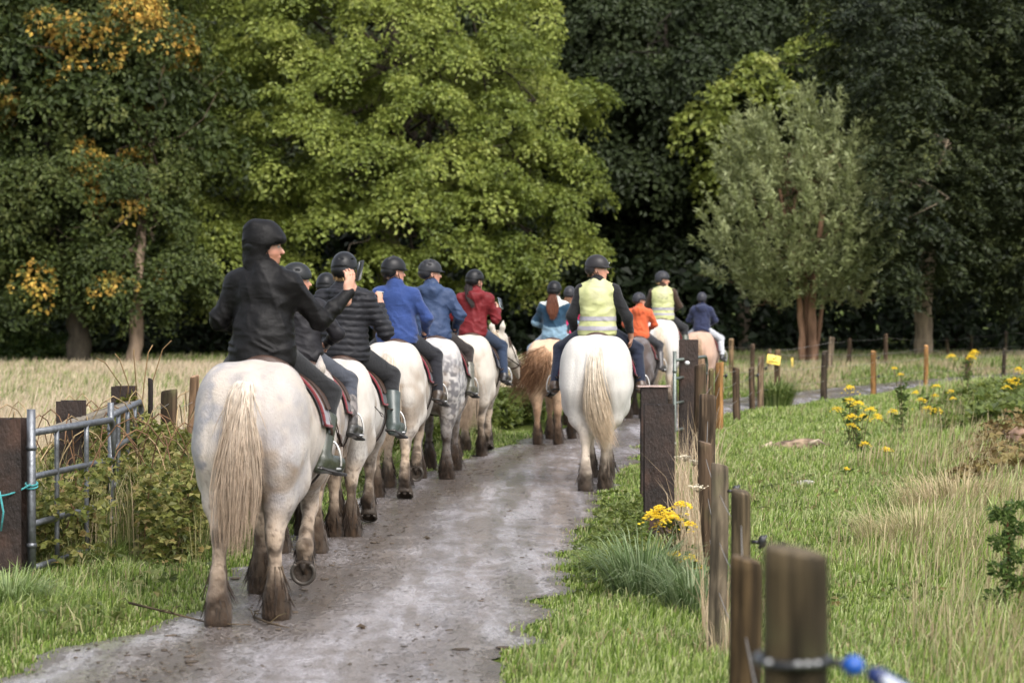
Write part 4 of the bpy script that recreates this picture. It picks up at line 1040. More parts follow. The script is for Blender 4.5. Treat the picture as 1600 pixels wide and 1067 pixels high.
def person(label, horse_o, S, at_y=.70, s=1.0, x_off=0., h=.011, hg=None, yaw=0, tilt=0, lean=0, leanx=0, twist=0, armL=None, armR=None, legL=None, legR=None,
           jacket=(.02, .02, .022), jmat='shell', jfun=None, trousers=(.02, .02, .022), tmat='cloth', boot=(.06, .07, .05), bootm='rubber', tallboot=True,
           helmet='round', hcol=(.009, .009, .010), hood=None, hair=None, haircol=(.05, .03, .02), vest=None, puff=False, bulk=1.0, cuff=None, beard=None,
           handk=None, skin=SKIN, gaiter=None, collar=True, hemz=.06, headz=0, trap=0, hs=1.0, group='riders seated on the walking horses'):
    """built in horse space with the seat at the origin; arms: (elbow, wrist, finger dir, palm normal); legs: (knee, ankle, toe)"""
    hd = horse_o.rotation_euler[2]; sz = horse_o['seat_z']
    loc = np.array(horse_o.location) + Rz(hd) @ A(x_off, at_y * S, sz)
    body_g = Field((-.62, -.40, -.95), (.75, .75, 1.05), h)
    f = body_g
    tw = Rz(-radians(twist)); ln = lambda z: A(leanx * z, lean * z, 0)
    def T(x, y, z): return (A(*(tw @ A(x, y, 0))) + A(0, 0, z) + ln(z)) * s
    sh = [T(-.178, .0, .530), T(.178, .0, .530)]
    Rt = tw
    def torso(f, inf, lo=0, hem=None, k=.05):
        f.ell(T(0, 0, .10), A(.165 * bulk + inf, .125 + inf, .13 + inf) * s, Rt, k)
        f.ell(T(0, .0, .26), A(.150 * bulk + inf, .112 + inf, .15 + inf) * s, Rt, k)
        f.ell(T(0, .01, .43), A(.178 * bulk + inf, .125 + inf, .17 + inf) * s, Rt, k)
        for q in (0, 1): f.cone(T(0, -.01, .59 + trap * .4), sh[q], (.052 + inf * .8 + trap) * s, (.058 + inf * .7 + trap * .5) * s, k)
        f.cone(T(0, -.01, .52), T(0, .0, .62), (.10 + inf) * s, (.06 + inf * .6) * s, k)
    hc = T(0, .02, .768 + headz); Rh = Rz(-radians(yaw)) @ Rx(-radians(tilt))
    H = lambda o, q=1.0: hc + Rh @ (A(*o) * s)
    arms = [armL or ((-.30, .10, .30), (-.16, .34, .20), (0, 1, 0), (1, 0, -.3)), armR or ((.30, .10, .30), (.16, .34, .20), (0, 1, 0), (-1, 0, -.3))]
    legs = [legL or ((-.36, .34, -.12), (-.40, .16, -.52), (-.42, .36, -.60)), legR or ((.36, .34, -.12), (.40, .16, -.52), (.42, .36, -.60))]
    # ---- body
    torso(f, 0)
    f.cone(T(0, 0, .58), H((0, -.02, -.07)), .056 * s, .054 * s, .03)
    f.ell(H((0, -.015, .025)), A(.076, .096, .095) * s, Rh, .02); f.ell(H((0, .035, -.035)), A(.060, .058, .085) * s, Rh, .03)
    f.ell(H((0, .062, -.095)), A(.034, .030, .026) * s, Rh, .025); f.cone(H((0, .088, .0)), H((0, .112, -.034)), .011 * s, .015 * s, .012)
    f.ell(H((0, .082, .020)), A(.050, .016, .010) * s, Rh, .012); f.ell(H((0, .090, -.062)), A(.024, .012, .009) * s, Rh, .008)
    for q in (-1, 1):
        f.ell(H((q * .030, .100, .004)), A(.016, .012, .010) * s, Rh, neg=True)
        f.ell(H((q * .078, -.005, -.012)), A(.012, .020, .032) * s, Rh, .008)
    for i, (el_, wr, fd, pn) in enumerate(arms):
        el_, wr = A(*el_) * s, A(*wr) * s
        f.cone(sh[i], el_, .046 * s, .038 * s, .03); f.cone(el_, wr, .036 * s, .026 * s, .02)
        hand(f, wr, fd, pn, curl=(handk or (1, 1))[i], side=(1 if i else -1), r=max(.0085, h * .95), s=s * hs)
    for i, (kn, an, to) in enumerate(legs):
        hp = A((-.095, .095)[i], .02, .06) * s; kn, an, to = A(*kn) * s, A(*an) * s, A(*to) * s
        f.cone(hp, kn, .075 * s, .052 * s, .04); f.cone(kn, an, .052 * s, .036 * s, .03); f.cone(an, to, .038 * s, .028 * s, .02)
    V, F = f.nets(); col = np.tile(np.asarray(skin), (len(V), 1))
    loc_h = (V - hc) @ Rh / s
    lips = np.exp(-(((loc_h[:, 0]) / .022) ** 2 + ((loc_h[:, 2] + .062) / .008) ** 2)) * (loc_h[:, 1] > .07)
    col = mixc(col, np.asarray(skin) * A(1.05, .62, .6), np.clip(lips, 0, 1) * .7)
    cheek = np.exp(-(((np.abs(loc_h[:, 0]) - .045) / .03) ** 2 + ((loc_h[:, 2] + .035) / .03) ** 2)) * (loc_h[:, 1] > .0); col = mixc(col, np.asarray(skin) * A(1.1, .75, .7), cheek * .5)
    if beard is not None:
        b_ = sst(-.035, -.055, loc_h[:, 2]) * sst(.0, .03, loc_h[:, 1]) * sst(-.15, -.12, loc_h[:, 2]) * (1 - np.clip(lips * 2, 0, 1)); col = mixc(col, beard, b_ * .75)
    body = mesh('person', V, [F], M['skin'], None, col, loc=tuple(loc)); body.rotation_euler = (0, 0, hd)
    tag(body, label, 'person', group)
    for q in (-1, 1):
        g = G(); g.ell(H((q * .030, .080, .004)), np.ones(3) * .0125 * s, (.35, .33, .30)); eo = g.obj('eye', M['plastic'], body)
        g = G(); g.ell(H((q * .030, .0905, .004)), A(.0055, .004, .0055) * s, (.02, .015, .012), Rh); g.obj('iris', M['plastic'], eo)
    # ---- jacket
    lo, hi = (-.60, -.42, -.06), (.72, .72, .80)
    hh = hg or h
    f = Field(lo, hi, hh); inf = .026 if puff else .016
    torso(f, inf)
    wr_pts = []
    for i, (el_, wr, fd, pn) in enumerate(arms):
        el_, wr = A(*el_) * s, A(*wr) * s; wend = el_ + (wr - el_) * .97
        f.cone(sh[i], el_, (.060 + inf * .6) * s, (.048 + inf * .6) * s, .06); f.cone(el_, wend, (.050 + inf * .6) * s, (.034 + inf * .4) * s, .03)
        f.cone(el_ + (wr - el_) * .90, wend + unit(wr - el_) * .012, (.032 + inf * .3) * s, (.034 + inf * .3) * s, .01)
    if collar: f.cone(T(0, -.005, .60), T(0, .0, .655), (.073 + inf * .4) * s, (.070 + inf * .4) * s, .03)
    if hood == 'down':
        for a in np.linspace(-1.2, 1.2, 7): f.ell(T(.085 * sin(a) * 1.15, -.075 * cos(a) - .025, .60 - .02 * cos(a)), A(.05, .042, .045) * s, None, .035)
        f.ell(T(0, -.13, .565), A(.085, .04, .065) * s, Rt, .04)
    # skirt of the jacket flares over the saddle, open at the hem
    f.cone(T(0, -.01, hemz + .03), T(0, 0, .2), (.17 * bulk + inf) * s, (.155 * bulk + inf) * s, .05, sy=.80)
    f.plane(T(0, 0, hemz), (0, 0, -1))
    V, F = f.nets(); N = vnorm(V, F); Q = V / s
    sd_ = int(abs(label.__hash__() * 0) + len(label))
    if puff:
        band = np.abs(np.sin((Q[:, 2] + .01 * np.sin(Q[:, 0] * 9)) * pi / .052)); V = V + N * ((band ** .6 - .6) * .014)[:, None]
    wq = Q + .09 * (np.c_[vn(Q, 5, sd_), vn(Q, 5, sd_ + 1), vn(Q, 5, sd_ + 2)] - .5)
    e = np.zeros(len(V))
    for i, (el_, *_r) in enumerate(arms): e = e + np.exp(-(np.linalg.norm(Q - A(*el_), axis=1) / .13) ** 2)
    xs = np.abs(Q[:, 0]); rdg = lambda v: 1 - np.abs(2 * v - 1) ** .7
    fold = (rdg(vn(wq @ Ry(.5) * A(1, 1, 3.2), 6.5, sd_ + 3)) - .5) * (.004 + .013 * np.clip(e, 0, 1) + .016 * np.exp(-((Q[:, 2] - .13) / .10) ** 2)) * (.25 if vest is not None else 1) \
        + (rdg(vn(wq @ Ry(-.35) * A(3.0, 1.5, .8), 5, sd_ + 8)) - .5) * .017 * sst(.05, .3, Q[:, 2]) * (.25 if vest is not None else 1) + .004 * (vn(Q, 22, sd_) - .5)
    if puff: fold = fold * .35
    V = V + N * fold[:, None]
    jc = np.tile(np.asarray(jacket, float), (len(V), 1))
    if jfun: jc = jfun(Q, jc)
    jk = mesh('jacket', V, [F], M[jmat], body, jc)
    if cuff:
        pass
    # ---- trousers
    f = Field((-.62, -.35, -.75), (.66, .60, .24), hh)
    f.ell(T(0, 0, .09), A(.175 * bulk, .135, .125) * s, Rt, .05)
    for i, (kn, an, to) in enumerate(legs):
        hp = A((-.10, .10)[i], .02, .06) * s; kn, an = A(*kn) * s, A(*an) * s; e_ = kn + (an - kn) * (.55 if tallboot else .92)
        f.cone(hp, kn, .112 * s, .080 * s, .05); f.cone(kn, e_, .078 * s, (.056 if tallboot else .060) * s, .04)
    V, F = f.nets(); N = vnorm(V, F); Q = V / s
    e = 0
    for kn, an, to in legs: e = e + np.exp(-(np.linalg.norm(Q - A(*kn), axis=1) / .12) ** 2)
    V = V + N * (.005 * (vn(Q * A(1, 1, 1.6), 14, 4) - .5) + .004 * e * np.sin(Q @ A(20, 30, 60)))[:, None]
    tcl = np.tile(np.asarray(trousers, float), (len(V), 1))
    mesh('trousers', V, [F], M[tmat], body, tcl)
    # ---- boots
    for i, (kn, an, to) in enumerate(legs):
        kn, an, to = A(*kn) * s, A(*an) * s, A(*to) * s
        m0 = np.minimum(np.minimum(kn, an), to) - .14; m1 = np.maximum(np.maximum(kn, an), to) + .12
        f = Field(m0, m1, min(hh, .010))
        top = kn + (an - kn) * (.34 if tallboot else .78); fdv = unit(to - an); heel = an - fdv * .035 - A(0, 0, .062) * s
        f.cone(top, an, (.078 if tallboot else .060) * s, .056 * s, .02); f.cone(an + A(0, 0, -.02) * s, to + A(0, 0, .004), .056 * s, .047 * s, .03)
        f.cone(heel, to + A(0, 0, -.022) * s, .043 * s, .041 * s, .02, ); 
        f.plane(top + (an - top) * .04, -(an - top))
        V, F = f.nets(); b_ = mesh('boot', V, [F], M[bootm], body, np.where((V[:, 2:] < (min(an[2], to[2]) - .062 * s)), np.asarray(boot) * .45, np.asarray(boot)))
        g = G(); g.box((heel + to) / 2 + A(0, 0, -.036) * s, A(.096, .32, .02) * s, np.asarray((.02, .018, .015)), np.stack([unit(np.cross(fdv * A(1, 1, 0), A(0, 0, 1))), unit(fdv), np.cross(unit(np.cross(fdv * A(1, 1, 0), A(0, 0, 1))), unit(fdv))], 1), .006); g.obj('sole', M['rubber'], b_)
        if gaiter is not None:
            f = Field(m0, m1, .011); f.cone(kn + (an - kn) * .2, an + A(0, 0, .02), .072 * s, .058 * s, .02); f.plane(kn + (an - kn) * .22, -(an - kn)); V, F = f.nets(); mesh('chap', V, [F], M['leather'], body, np.where((vn(V, 24, 5) > .5)[:, None], np.asarray(gaiter), np.asarray(gaiter) * .35))
    # ---- vest
    if vest is not None:
        f = Field((-.32, -.30, -.02), (.32, .30, .70), hh)
        torso(f, inf + .026, k=.045); f.cone(T(0, -.01, hemz + .0), T(0, 0, .2), (.18 + inf) * s, (.16 + inf) * s, .05, sy=.85)
        for q in (-1, 1): f.ell(T(q * .300, 0, .42), A(.105, .30, .235) * s, Rt @ Ry(-q * .12), neg=True)
        f.ell(T(0, .03, .70), A(.085, .09, .11) * s, Rt, neg=True); f.plane(T(0, 0, vest.get('hem', .03)), (0, 0, -1))
        V, F = f.nets(); N = vnorm(V, F); Q = V / s; wq = Q + .06 * np.c_[vn(Q, 4, 2), vn(Q, 4, 3), vn(Q, 4, 5)]
        V = V + N * (.016 * (vn(wq * A(1.5, 1.5, .4), 7, 9) - .5) + .006 * (vn(wq, 16, 3) - .5))[:, None]
        vc = np.tile(np.asarray((.43, .445, .205)), (len(V), 1)); vc = mixc(vc, (.50, .485, .29), sst(.35, .7, vn(Q, 6, 8)) * .7)
        vm = mesh('vest', V, [F], M['vest'], body, vc)
        for z0, zs in vest['bands']:
            m = (Q[:, 2] > z0 - .006) & (Q[:, 2] < z0 + .05 + .006)
            FF = F[m[F].all(1)]; uq, inv = np.unique(FF, return_inverse=True); Vb = V[uq] + N[uq] * .004
            if len(FF):
                Vb[:, 2] = np.clip(Vb[:, 2], z0 * s, (z0 + .05) * s)
                mesh('reflective_band', Vb, [inv.reshape(FF.shape)], M['vest'], vm, (.31, .295, .32))
        for q in vest.get('text', []):
            m = (np.abs(Q[:, 2] - q) < .014) & (np.abs(Q[:, 0]) < .11) & (N[:, 1] < -.3) & (vn(Q, 60, 3) > .42)
            FF = F[m[F].all(1)]; uq, inv = np.unique(FF, return_inverse=True)
            if len(FF): mesh('lettering', V[uq] + N[uq] * .004, [inv.reshape(FF.shape)], M['vest'], vm, (.16, .17, .10))
    # ---- helmet
    hf = Field(-A(.19, .24, .18) * s, A(.19, .24, .22) * s, .0075 if h < .013 else .010)
    c0 = A(0, -.014, .042) * s; R0 = np.eye(3)
    Rr = (.112, .137, .128)
    hf.ell(c0, A(*Rr) * s, R0, .01)
    hf.plane(c0 + A(0, 0, -.018) * s, (0, -.18, -1)) if True else 0
    # nape and temple drop
    hf.ell(c0 + A(0, -.045, -.035) * s, A(.104, .092, .075) * s, R0, .02)
    hf.ell(c0 + A(0, .060, -.082) * s, A(.105, .13, .078) * s, R0, neg=True)
    hf.ell(c0 + A(0, .0, -.01) * s, A(.094, .117, .105) * s, R0, neg=True)
    if helmet in ('peak', 'vents', 'logo'): 
        for q in np.linspace(-1, 1, 7): hf.cone(c0 + A(q * .085, .118 - .045 * q * q, -.008) * s, c0 + A(q * .07, .172 - .06 * q * q, -.022) * s, .008 * s, .006 * s, .012)
    if helmet == 'peak': hf.ell(c0 + A(0, 0, .128) * s, A(.014, .014, .010) * s, None, .01)
    if helmet == 'peak':
        for q in (-.5, 0, .5): hf.ell(c0 + A(q * .09, -.05, .115 - .02 * abs(q)) * s, A(.006, .075, .02) * s, None, neg=True)
    if helmet == 'vents':
        for q in (-1, 0, 1):
            for w_ in (-.09, -.02, .05): hf.ell(c0 + A(q * .055, w_, .125 - 2.2 * w_ * w_ - .02 * abs(q)) * s, A(.012, .026, .022) * s, None, neg=True)
        for q in (-1, 1): hf.ell(c0 + A(q * .105, -.03, .06) * s, A(.022, .035, .009) * s, None, neg=True)
    if helmet == 'slot':
        hf.ell(c0 + A(0, -.135, .065) * s, A(.036, .03, .009) * s, None, neg=True)
        for q in (-1, 1): hf.ell(c0 + A(q * .10, -.06, .06) * s, A(.03, .03, .008) * s, None, neg=True)
    if helmet == 'round':
        for q in (-1, 1): hf.ell(c0 + A(q * .105, .0, .055) * s, A(.02, .04, .007) * s, None, neg=True)
    V, F = hf.nets(); V = V @ Rh.T + hc
    hl = mesh('helmet', V, [F], M['helmet'], body, np.asarray(hcol))
    g = G()
    for q in (-1, 1): g.tube([H((q * .088, .0, .0)), H((q * .080, .022, -.06)), H((q * .045, .055, -.125)), H((0, .062, -.132))], .006 * s, 5, (.015, .015, .015), flat=.5)
    for q in (-1, 1): g.tube([H((q * .082, -.07, .0)), H((q * .080, -.02, -.06)), H((q * .076, .024, -.07))], .005 * s, 5, (.015, .015, .015))
    g.obj('chin_strap', M['cloth'], hl)
    if helmet == 'logo':
        g = G(); g.box(H((.0, .128, .075)), A(.018, .006, .018) * s, (.75, .75, .75), Rh @ Rz(0), .003)
        g.box(H((-.085, .085, .05)), A(.02, .02, .022) * s, (.75, .75, .75), Rh, .004); g.obj('badge', M['plastic'], hl)
    if hood == 'up':        # hood pulled over the helmet
        f = Field(H((0, 0, 0)) - .30, H((0, 0, 0)) + .30, .009)
        f.ell(H((0, -.014, .046)), A(.120, .143, .134) * s, Rh, .03); f.ell(H((0, -.048, -.06)), A(.094, .092, .12) * s, Rh, .04); f.cone(H((0, -.04, -.10)), T(0, -.02, .53), .090 * s, .106 * s, .05)
        f.ell(H((0, -.075, .13)), A(.06, .06, .04) * s, Rh, .05); f.ell(H((0, .098, .048)), A(.085, .036, .036) * s, Rh, .03)
        f.ell(H((0, .135, -.085)), A(.095, .145, .115) * s, Rh, neg=True); f.ell(H((0, .02, .0)), A(.10, .115, .10) * s, Rh, neg=True)
        V, F = f.nets(); N = vnorm(V, F); Q = (V - hc) @ Rh; wq = Q + .04 * np.c_[vn(Q, 8, 2), vn(Q, 8, 3), vn(Q, 8, 4)]
        V = V + N * (.006 * np.sin(wq @ A(30, 60, 20)) * .4 * sst(.06, .14, Q[:, 2]) + .010 * (vn(wq, 11, 6) - .5))[:, None]
        mesh('hood', V, [F], M[jmat], body, np.asarray(jacket, float) * 1.0)
    # ---- hair
    if hair:
        rg = np.random.default_rng(len(label))
        hc_ = (np.asarray(haircol) * .8, np.asarray(haircol), np.asarray(haircol) * 1.1)
        if hair == 'nape':
            p0, p1 = H((0, -.085, -.02)), H((0, -.085, -.085))
            strand_mesh('hair', lambda t: p0 + (p1 - p0) * t[:, None], lambda t: .062 * s * (1 - .2 * t), 160, 4, .006, hc_, body, rg, .006, uvec=Rh @ A(1, 0, 0), vvec=Rh @ A(0, .4, 0))
        else:
            L = {'pony': .38, 'long': .46, 'bunch': .26}[hair]; w_ = {'pony': .042, 'long': .062, 'bunch': .05}[hair]
            p0, pm, p1 = H((0, -.10, -.02)), H((0, -.16, -.14)), T(.0, -.175, .785 - L)
            strand_mesh('hair', lambda t: (1 - t[:, None]) ** 2 * p0 + 2 * (1 - t[:, None]) * t[:, None] * pm + t[:, None] ** 2 * p1, lambda t: np.interp(t, [0, .25, .7, 1], [.03, w_, w_ * 1.1, w_ * .4]) * s, 300, 9, .006, hc_, body, rg, .012, vvec=(0, .5, 0))
    body['wr'] = [float(v) for v in (loc + Rz(hd) @ (A(*arms[1][1]) * s))]
    body['wl'] = [float(v) for v in (loc + Rz(hd) @ (A(*arms[0][1]) * s))]
    return body

# ------------------------------------------------------------------ the ride
BLK = (.012, .011, .011)
def ride(hargs, pargs):
    S = hargs['S']; s = pargs.get('s', 1); yo = pargs.get('at_y', .70)
    W = hargs.get('W', 1.0); k = (.345 * W * S + .075) / s            # legs clear the barrel
    d = dict(L=((-k * .88, .36, -.12), (-k, .13, -.52), (-k - .05, .31, -.57)), R=((k * .88, .36, -.12), (k, .13, -.52), (k + .05, .31, -.57)))
    for q in 'LR':
        if 'leg' + q not in pargs: pargs['leg' + q] = d[q]
    hargs['stir'] = [tuple(A(pargs.get('x_off', 0), yo * S, 1.485 * S) + (A(*pargs['leg' + q][1]) * .42 + A(*pargs['leg' + q][2]) * .58) * s + A(0, 0, -.01)) for q in 'LR']
    ho = horse(**hargs); p = person(horse_o=ho, S=S, **pargs); return ho, p
def two_tone(Q, jc):
    t = Q[:, 2] + .05 * np.cos(Q[:, 0] * 9); jc[:] = (.014, .044, .080); jc[t < .27] = (.17, .27, .35); jc[t > .575] = (.50, .52, .48); return jc
def grid_lines(Q, jc):
    return jc
H1, P1 = ride(dict(name_label='big cream grey horse nearest the camera, one front hoof lifted to show its shoe', x=-1.565, y=14.5, hd=3.5, S=1.02, W=1.0, h=.016,
         hind=('back', 'stand'), fore=('stand', 'lift'), coat=(.46, .40, .34), greyamt=.6, tail=dict(end=(-.06, -.26, .40), mid=(-.02, -.30, .95), w=.105, tip=.75, lv=.45, wob=.02), nstr=2600, seed=3,
         pad=((.22, .21, .23), (.20, .035, .04)), headp=.2),
     dict(label='rider in black hooded jacket and olive wellies, right hand raised with a small camera', s=.965, x_off=-.04, h=.0072, hg=.010, yaw=80, twist=14, lean=.10, jacket=(.0065, .006, .006), jmat='shell',
          hood='up', headz=.002, trap=.022, collar=False, trousers=(.010, .010, .011), boot=(.035, .040, .026), helmet='round', beard=(.22, .09, .045),
          armR=((.36, .13, .29), (.52, .30, .465), (.12, .05, 1), (-.7, .75, 0)), handk=(1, .38), hs=1.12, hemz=.0, bulk=1.18,
          legL=((-.33, .34, -.14), (-.31, .16, -.54), (-.34, .34, -.58)), legR=((.39, .30, -.19), (.385, .00, -.60), (.47, .18, -.645))))
H2, P2 = ride(dict(name_label='small grey pony half hidden between the nearest horse and the next white one', x=-1.60, y=18.2, hd=2, S=.93, W=.92, h=.020, hind=('stand', 'stand'), fore=('fwd', 'stand'),
         coat=(.43, .37, .315), greyamt=.5, tail=dict(end=(-.16, -.25, .44), mid=(-.03, -.30, .95), w=.10), seed=5, pad=((.05, .045, .05), (.24, .05, .06))),
     dict(label='rider with plain dark helmet, face in profile, grey jeans and patterned half chaps', s=.88, h=.011, yaw=78, jacket=(.016, .015, .017), trousers=(.05, .055, .07), tallboot=False, boot=(.03, .028, .025), gaiter=(.16, .14, .13), hcol=(.016, .017, .018), x_off=-.05, leanx=-.06, lean=.08))
H3, P3 = ride(dict(name_label='white horse with muddy legs carrying the rider in a quilted jacket', x=-1.42, y=19.4, hd=3.5, S=.935, W=.97, h=.020, hind=('tip', 'stand'), fore=('stand', 'tip'), coat=(.50, .465, .42), greyamt=.12,
         tail=dict(end=(.02, -.26, .50), mid=(0, -.30, .95), w=.10), seed=8, pad=((.03, .03, .035), (.22, .03, .04))),
     dict(label='rider in black quilted jacket with hood down, holding a phone beside the blue fleece', s=.98, h=.011, yaw=8, puff=True, jacket=(.018, .018, .021), jmat='shell', hood='down', helmet='slot', hair='nape', haircol=(.30, .19, .09),
          boot=(.05, .065, .06), trousers=(.014, .014, .016), armR=((.34, .05, .26), (.27, .24, .47), (.0, .1, 1), (-.8, .5, 0)), hemz=.02, bulk=1.05))
H4, P4 = ride(dict(name_label='pale pony hidden behind the quilted rider, in the grass beside the track', x=-1.98, y=24.2, hd=8, S=.88, W=.92, seed=10, h=.028, nstr=200),
     dict(label='rider of whom only a sliver of dark helmet shows left of the quilted rider', s=.92, h=.014, yaw=5, jacket=(.04, .045, .05)))
H5, P5 = ride(dict(name_label='white horse with a long blond tail swinging left, under the rider in royal blue', x=-1.15, y=23.1, hd=2.5, S=.975, W=.93, h=.020, hind=('stand', 'tip'), fore=('stand', 'lift'), coat=(.49, .45, .40), greyamt=.12,
         tail=dict(end=(-.22, -.25, .30), mid=(.03, -.30, 1.0), w=.13, lv=.3), nstr=1400, seed=12, pad=((.03, .03, .04), (.22, .03, .045))),
     dict(label='rider in royal blue fleece and ribbed black helmet with a peak', s=.93, h=.011, leanx=-.04, yaw=62, jacket=(.022, .046, .155), jmat='cloth', helmet='peak', hair='nape', haircol=(.05, .03, .02), boot=(.05, .035, .025), tallboot=False, hemz=.02, bulk=1.15, trousers=(.012, .012, .016),
          armL=((-.31, .06, .30), (-.24, .30, .18), (0, 1, 0), (1, 0, -.3)), armR=((.31, .02, .30), (.27, .24, .12), (0, 1, 0), (-1, 0, -.3))))
H6, P6 = ride(dict(name_label='dapple grey horse with dark spotted hindquarters', x=-.83, y=25.4, hd=2.5, S=.967, W=.94, h=.014, hind=('stand', 'stand'), fore=('fwd', 'stand'), coat=(.49, .465, .44), greyamt=.35, dapple=1, legcol=(.13, .11, .10),
         tail=dict(end=(-.26, -.22, .50), mid=(-.12, -.30, .95), w=.085), seed=14, pad=((.03, .03, .035), (.18, .03, .035)), headp=.15),
     dict(label='rider in slate blue anorak with hood down and a vented helmet', x_off=-.05, s=.945, h=.011, leanx=-.03, lean=.06, yaw=74, jacket=(.036, .056, .112), jmat='shell', hood='down', helmet='vents', hcol=(.022, .022, .025), boot=(.10, .095, .07), trousers=(.022, .016, .014), hemz=.02, bulk=1.15,
          armR=((.31, .02, .30), (.24, .26, .14), (0, 1, 0), (-1, 0, -.3))))
H7, P7 = ride(dict(name_label='pale cream horse with pricked white ears and a broad squarely trimmed tail', x=-.52, y=28.6, hd=4, S=.95, W=.90, h=.020, hind=('stand', 'fwd'), fore=('stand', 'tip'), coat=(.51, .46, .395), greyamt=.1,
         tail=dict(end=(-.12, -.24, .36), mid=(-.03, -.30, .95), w=.155, tip=1.0, lv=.06), nstr=1400, seed=16, headp=.5, headup=.36, pad=((.03, .03, .04), (.03, .03, .05))),
     dict(label='rider in dark red jacket with a black ponytail, looking at a phone', s=.885, h=.011, leanx=.05, yaw=45, jacket=(.135, .015, .018), jmat='shell', hood='down', hair='pony', haircol=(.018, .011, .009), trousers=(.018, .030, .058), boot=(.02, .018, .018), tallboot=False,
          armR=((.31, .06, .26), (.32, .30, .37), (-.1, .4, .9), (-1, .2, 0)), hemz=.02))
H8, P8 = ride(dict(name_label='tan horse swishing its long brown and cream tail out to the left', x=.455, y=31.0, hd=9, S=.885, W=.98, h=.020, hind=('stand', 'stand'), fore=('stand', 'fwd'), coat=(.57, .40, .265), grey=(.38, .24, .14), greyamt=.3, legcol=(.20, .11, .06), muddy=.4,
         tail=dict(end=(-.55, -.12, .58), mid=(-.02, -.42, 1.30), w=.17, tip=1.25, wob=.07, lv=.4), tailcol=((.62, .45, .30), (.30, .165, .085), (.10, .048, .025)), nstr=1400, seed=18, mane=(.5, .34, .2), feather=.7),
     dict(label='rider in two-tone blue top with a long auburn ponytail and pale jeans', s=.85, h=.012, yaw=8, jacket=(.05, .1, .2), jfun=two_tone, jmat='cloth', hair='long', haircol=(.115, .038, .018), trousers=(.26, .33, .41), boot=(.04, .03, .03), tallboot=False, hemz=.02))
H9, P9 = ride(dict(name_label='bright white horse with a long cream tail at the right side of the track', x=.83, y=24.1, hd=3.5, S=1.005, W=1.06, h=.018, hind=('back', 'stand'), fore=('fwd', 'stand'), narrow=.62, coat=(.54, .515, .475), greyamt=.06, muddy=.15,
         tail=dict(end=(.17, -.24, .41), mid=(-.10, -.32, .95), w=.098, tip=.75, lv=.3, wob=.012), tailcol=((.68, .64, .57), (.62, .54, .43), (.46, .34, .22)), nstr=1900, seed=20, feather=.8, legcol=(.55, .44, .33), pad=((.02, .02, .045), (.20, .03, .05)), mane=(.6, .5, .4)),
     dict(label='smiling guide in hi-vis vest over a black jacket, looking over the right shoulder', s=.915, h=.011, yaw=98, twist=10, jacket=(.010, .010, .011), jmat='cloth', helmet='logo', hcol=(.022, .02, .021), trousers=(.010, .014, .030), boot=(.07, .045, .03), tallboot=False, hair='nape', haircol=(.10, .06, .03),
          vest=dict(hem=.035, bands=[(.20, .2), (.095, .2)]), armR=((.33, -.03, .24), (.37, .12, .02), (.0, .6, -.8), (-1, 0, 0)), armL=((-.29, .02, .26), (-.26, .22, .05), (0, 1, -.2), (1, 0, -.3)), bulk=1.05))
H10, P10 = ride(dict(name_label='brown pony hidden in front of the bright white horse', x=.77, y=34.6, hd=9, S=.88, W=.9, h=.028, coat=(.20, .12, .07), greyamt=0, seed=22, nstr=200),
     dict(label='rider in bright pink with a ponytail, mostly hidden by the smiling guide', s=.79, h=.014, yaw=5, jacket=(.50, .035, .12), hair='long', haircol=(.17, .08, .04), x_off=-.03, hcol=(.03, .03, .034)))
H11, P11 = ride(dict(name_label='small dark brown pony with black feathered legs', x=1.90, y=37.4, hd=9, S=.82, W=.88, h=.022, hind=('stand', 'stand'), coat=(.075, .055, .048), grey=(.12, .10, .10), greyamt=.5, muddy=0, legcol=(.018, .014, .012), tailcol=((.05, .03, .02), (.03, .02, .015), (.02, .015, .01)),
         mane=(.03, .02, .015), seed=24, nstr=300, feather=1.2),
     dict(label='child in orange hooded jacket riding the small dark pony', s=.785, h=.012, yaw=62, jacket=(.52, .10, .035), jmat='cloth', hood='down', hcol=(.03, .03, .036), trousers=(.03, .03, .035), boot=(.05, .045, .045), hemz=.02))
H12, P12 = ride(dict(name_label='tall white horse beyond the steel gateposts', x=2.50, y=41.0, hd=7, S=.97, W=.95, h=.022, coat=(.56, .53, .49), greyamt=.08, muddy=.1, tailcol=((.66, .6, .5), (.6, .5, .38), (.4, .3, .2)), seed=26, nstr=300),
     dict(label='second guide in hi-vis vest with brown sleeves and fair hair, farther off', s=.935, h=.012, yaw=80, jacket=(.045, .026, .016), jmat='cloth', trousers=(.014, .014, .016), hcol=(.03, .03, .034), hair='nape', haircol=(.42, .27, .13), vest=dict(hem=.035, bands=[(.22, .2), (.12, .2)], text=[.455, .425]), bulk=1.02))
H13, P13 = ride(dict(name_label='pinkish tan pony at the front of the line', x=3.28, y=42.6, hd=9, S=.82, W=.98, h=.022, coat=(.46, .30, .22), grey=(.5, .36, .28), greyamt=.2, muddy=.1, legcol=(.36, .22, .15), tailcol=((.5, .36, .26), (.42, .28, .18), (.3, .2, .12)), seed=28, nstr=300),
     dict(label='child in navy hooded jacket and pale trousers at the front of the line', s=.785, h=.012, yaw=4, jacket=(.022, .028, .065), jmat='cloth', hood='down', hcol=(.032, .032, .04), trousers=(.42, .43, .46), boot=(.03, .03, .03), tallboot=False, hemz=.02))
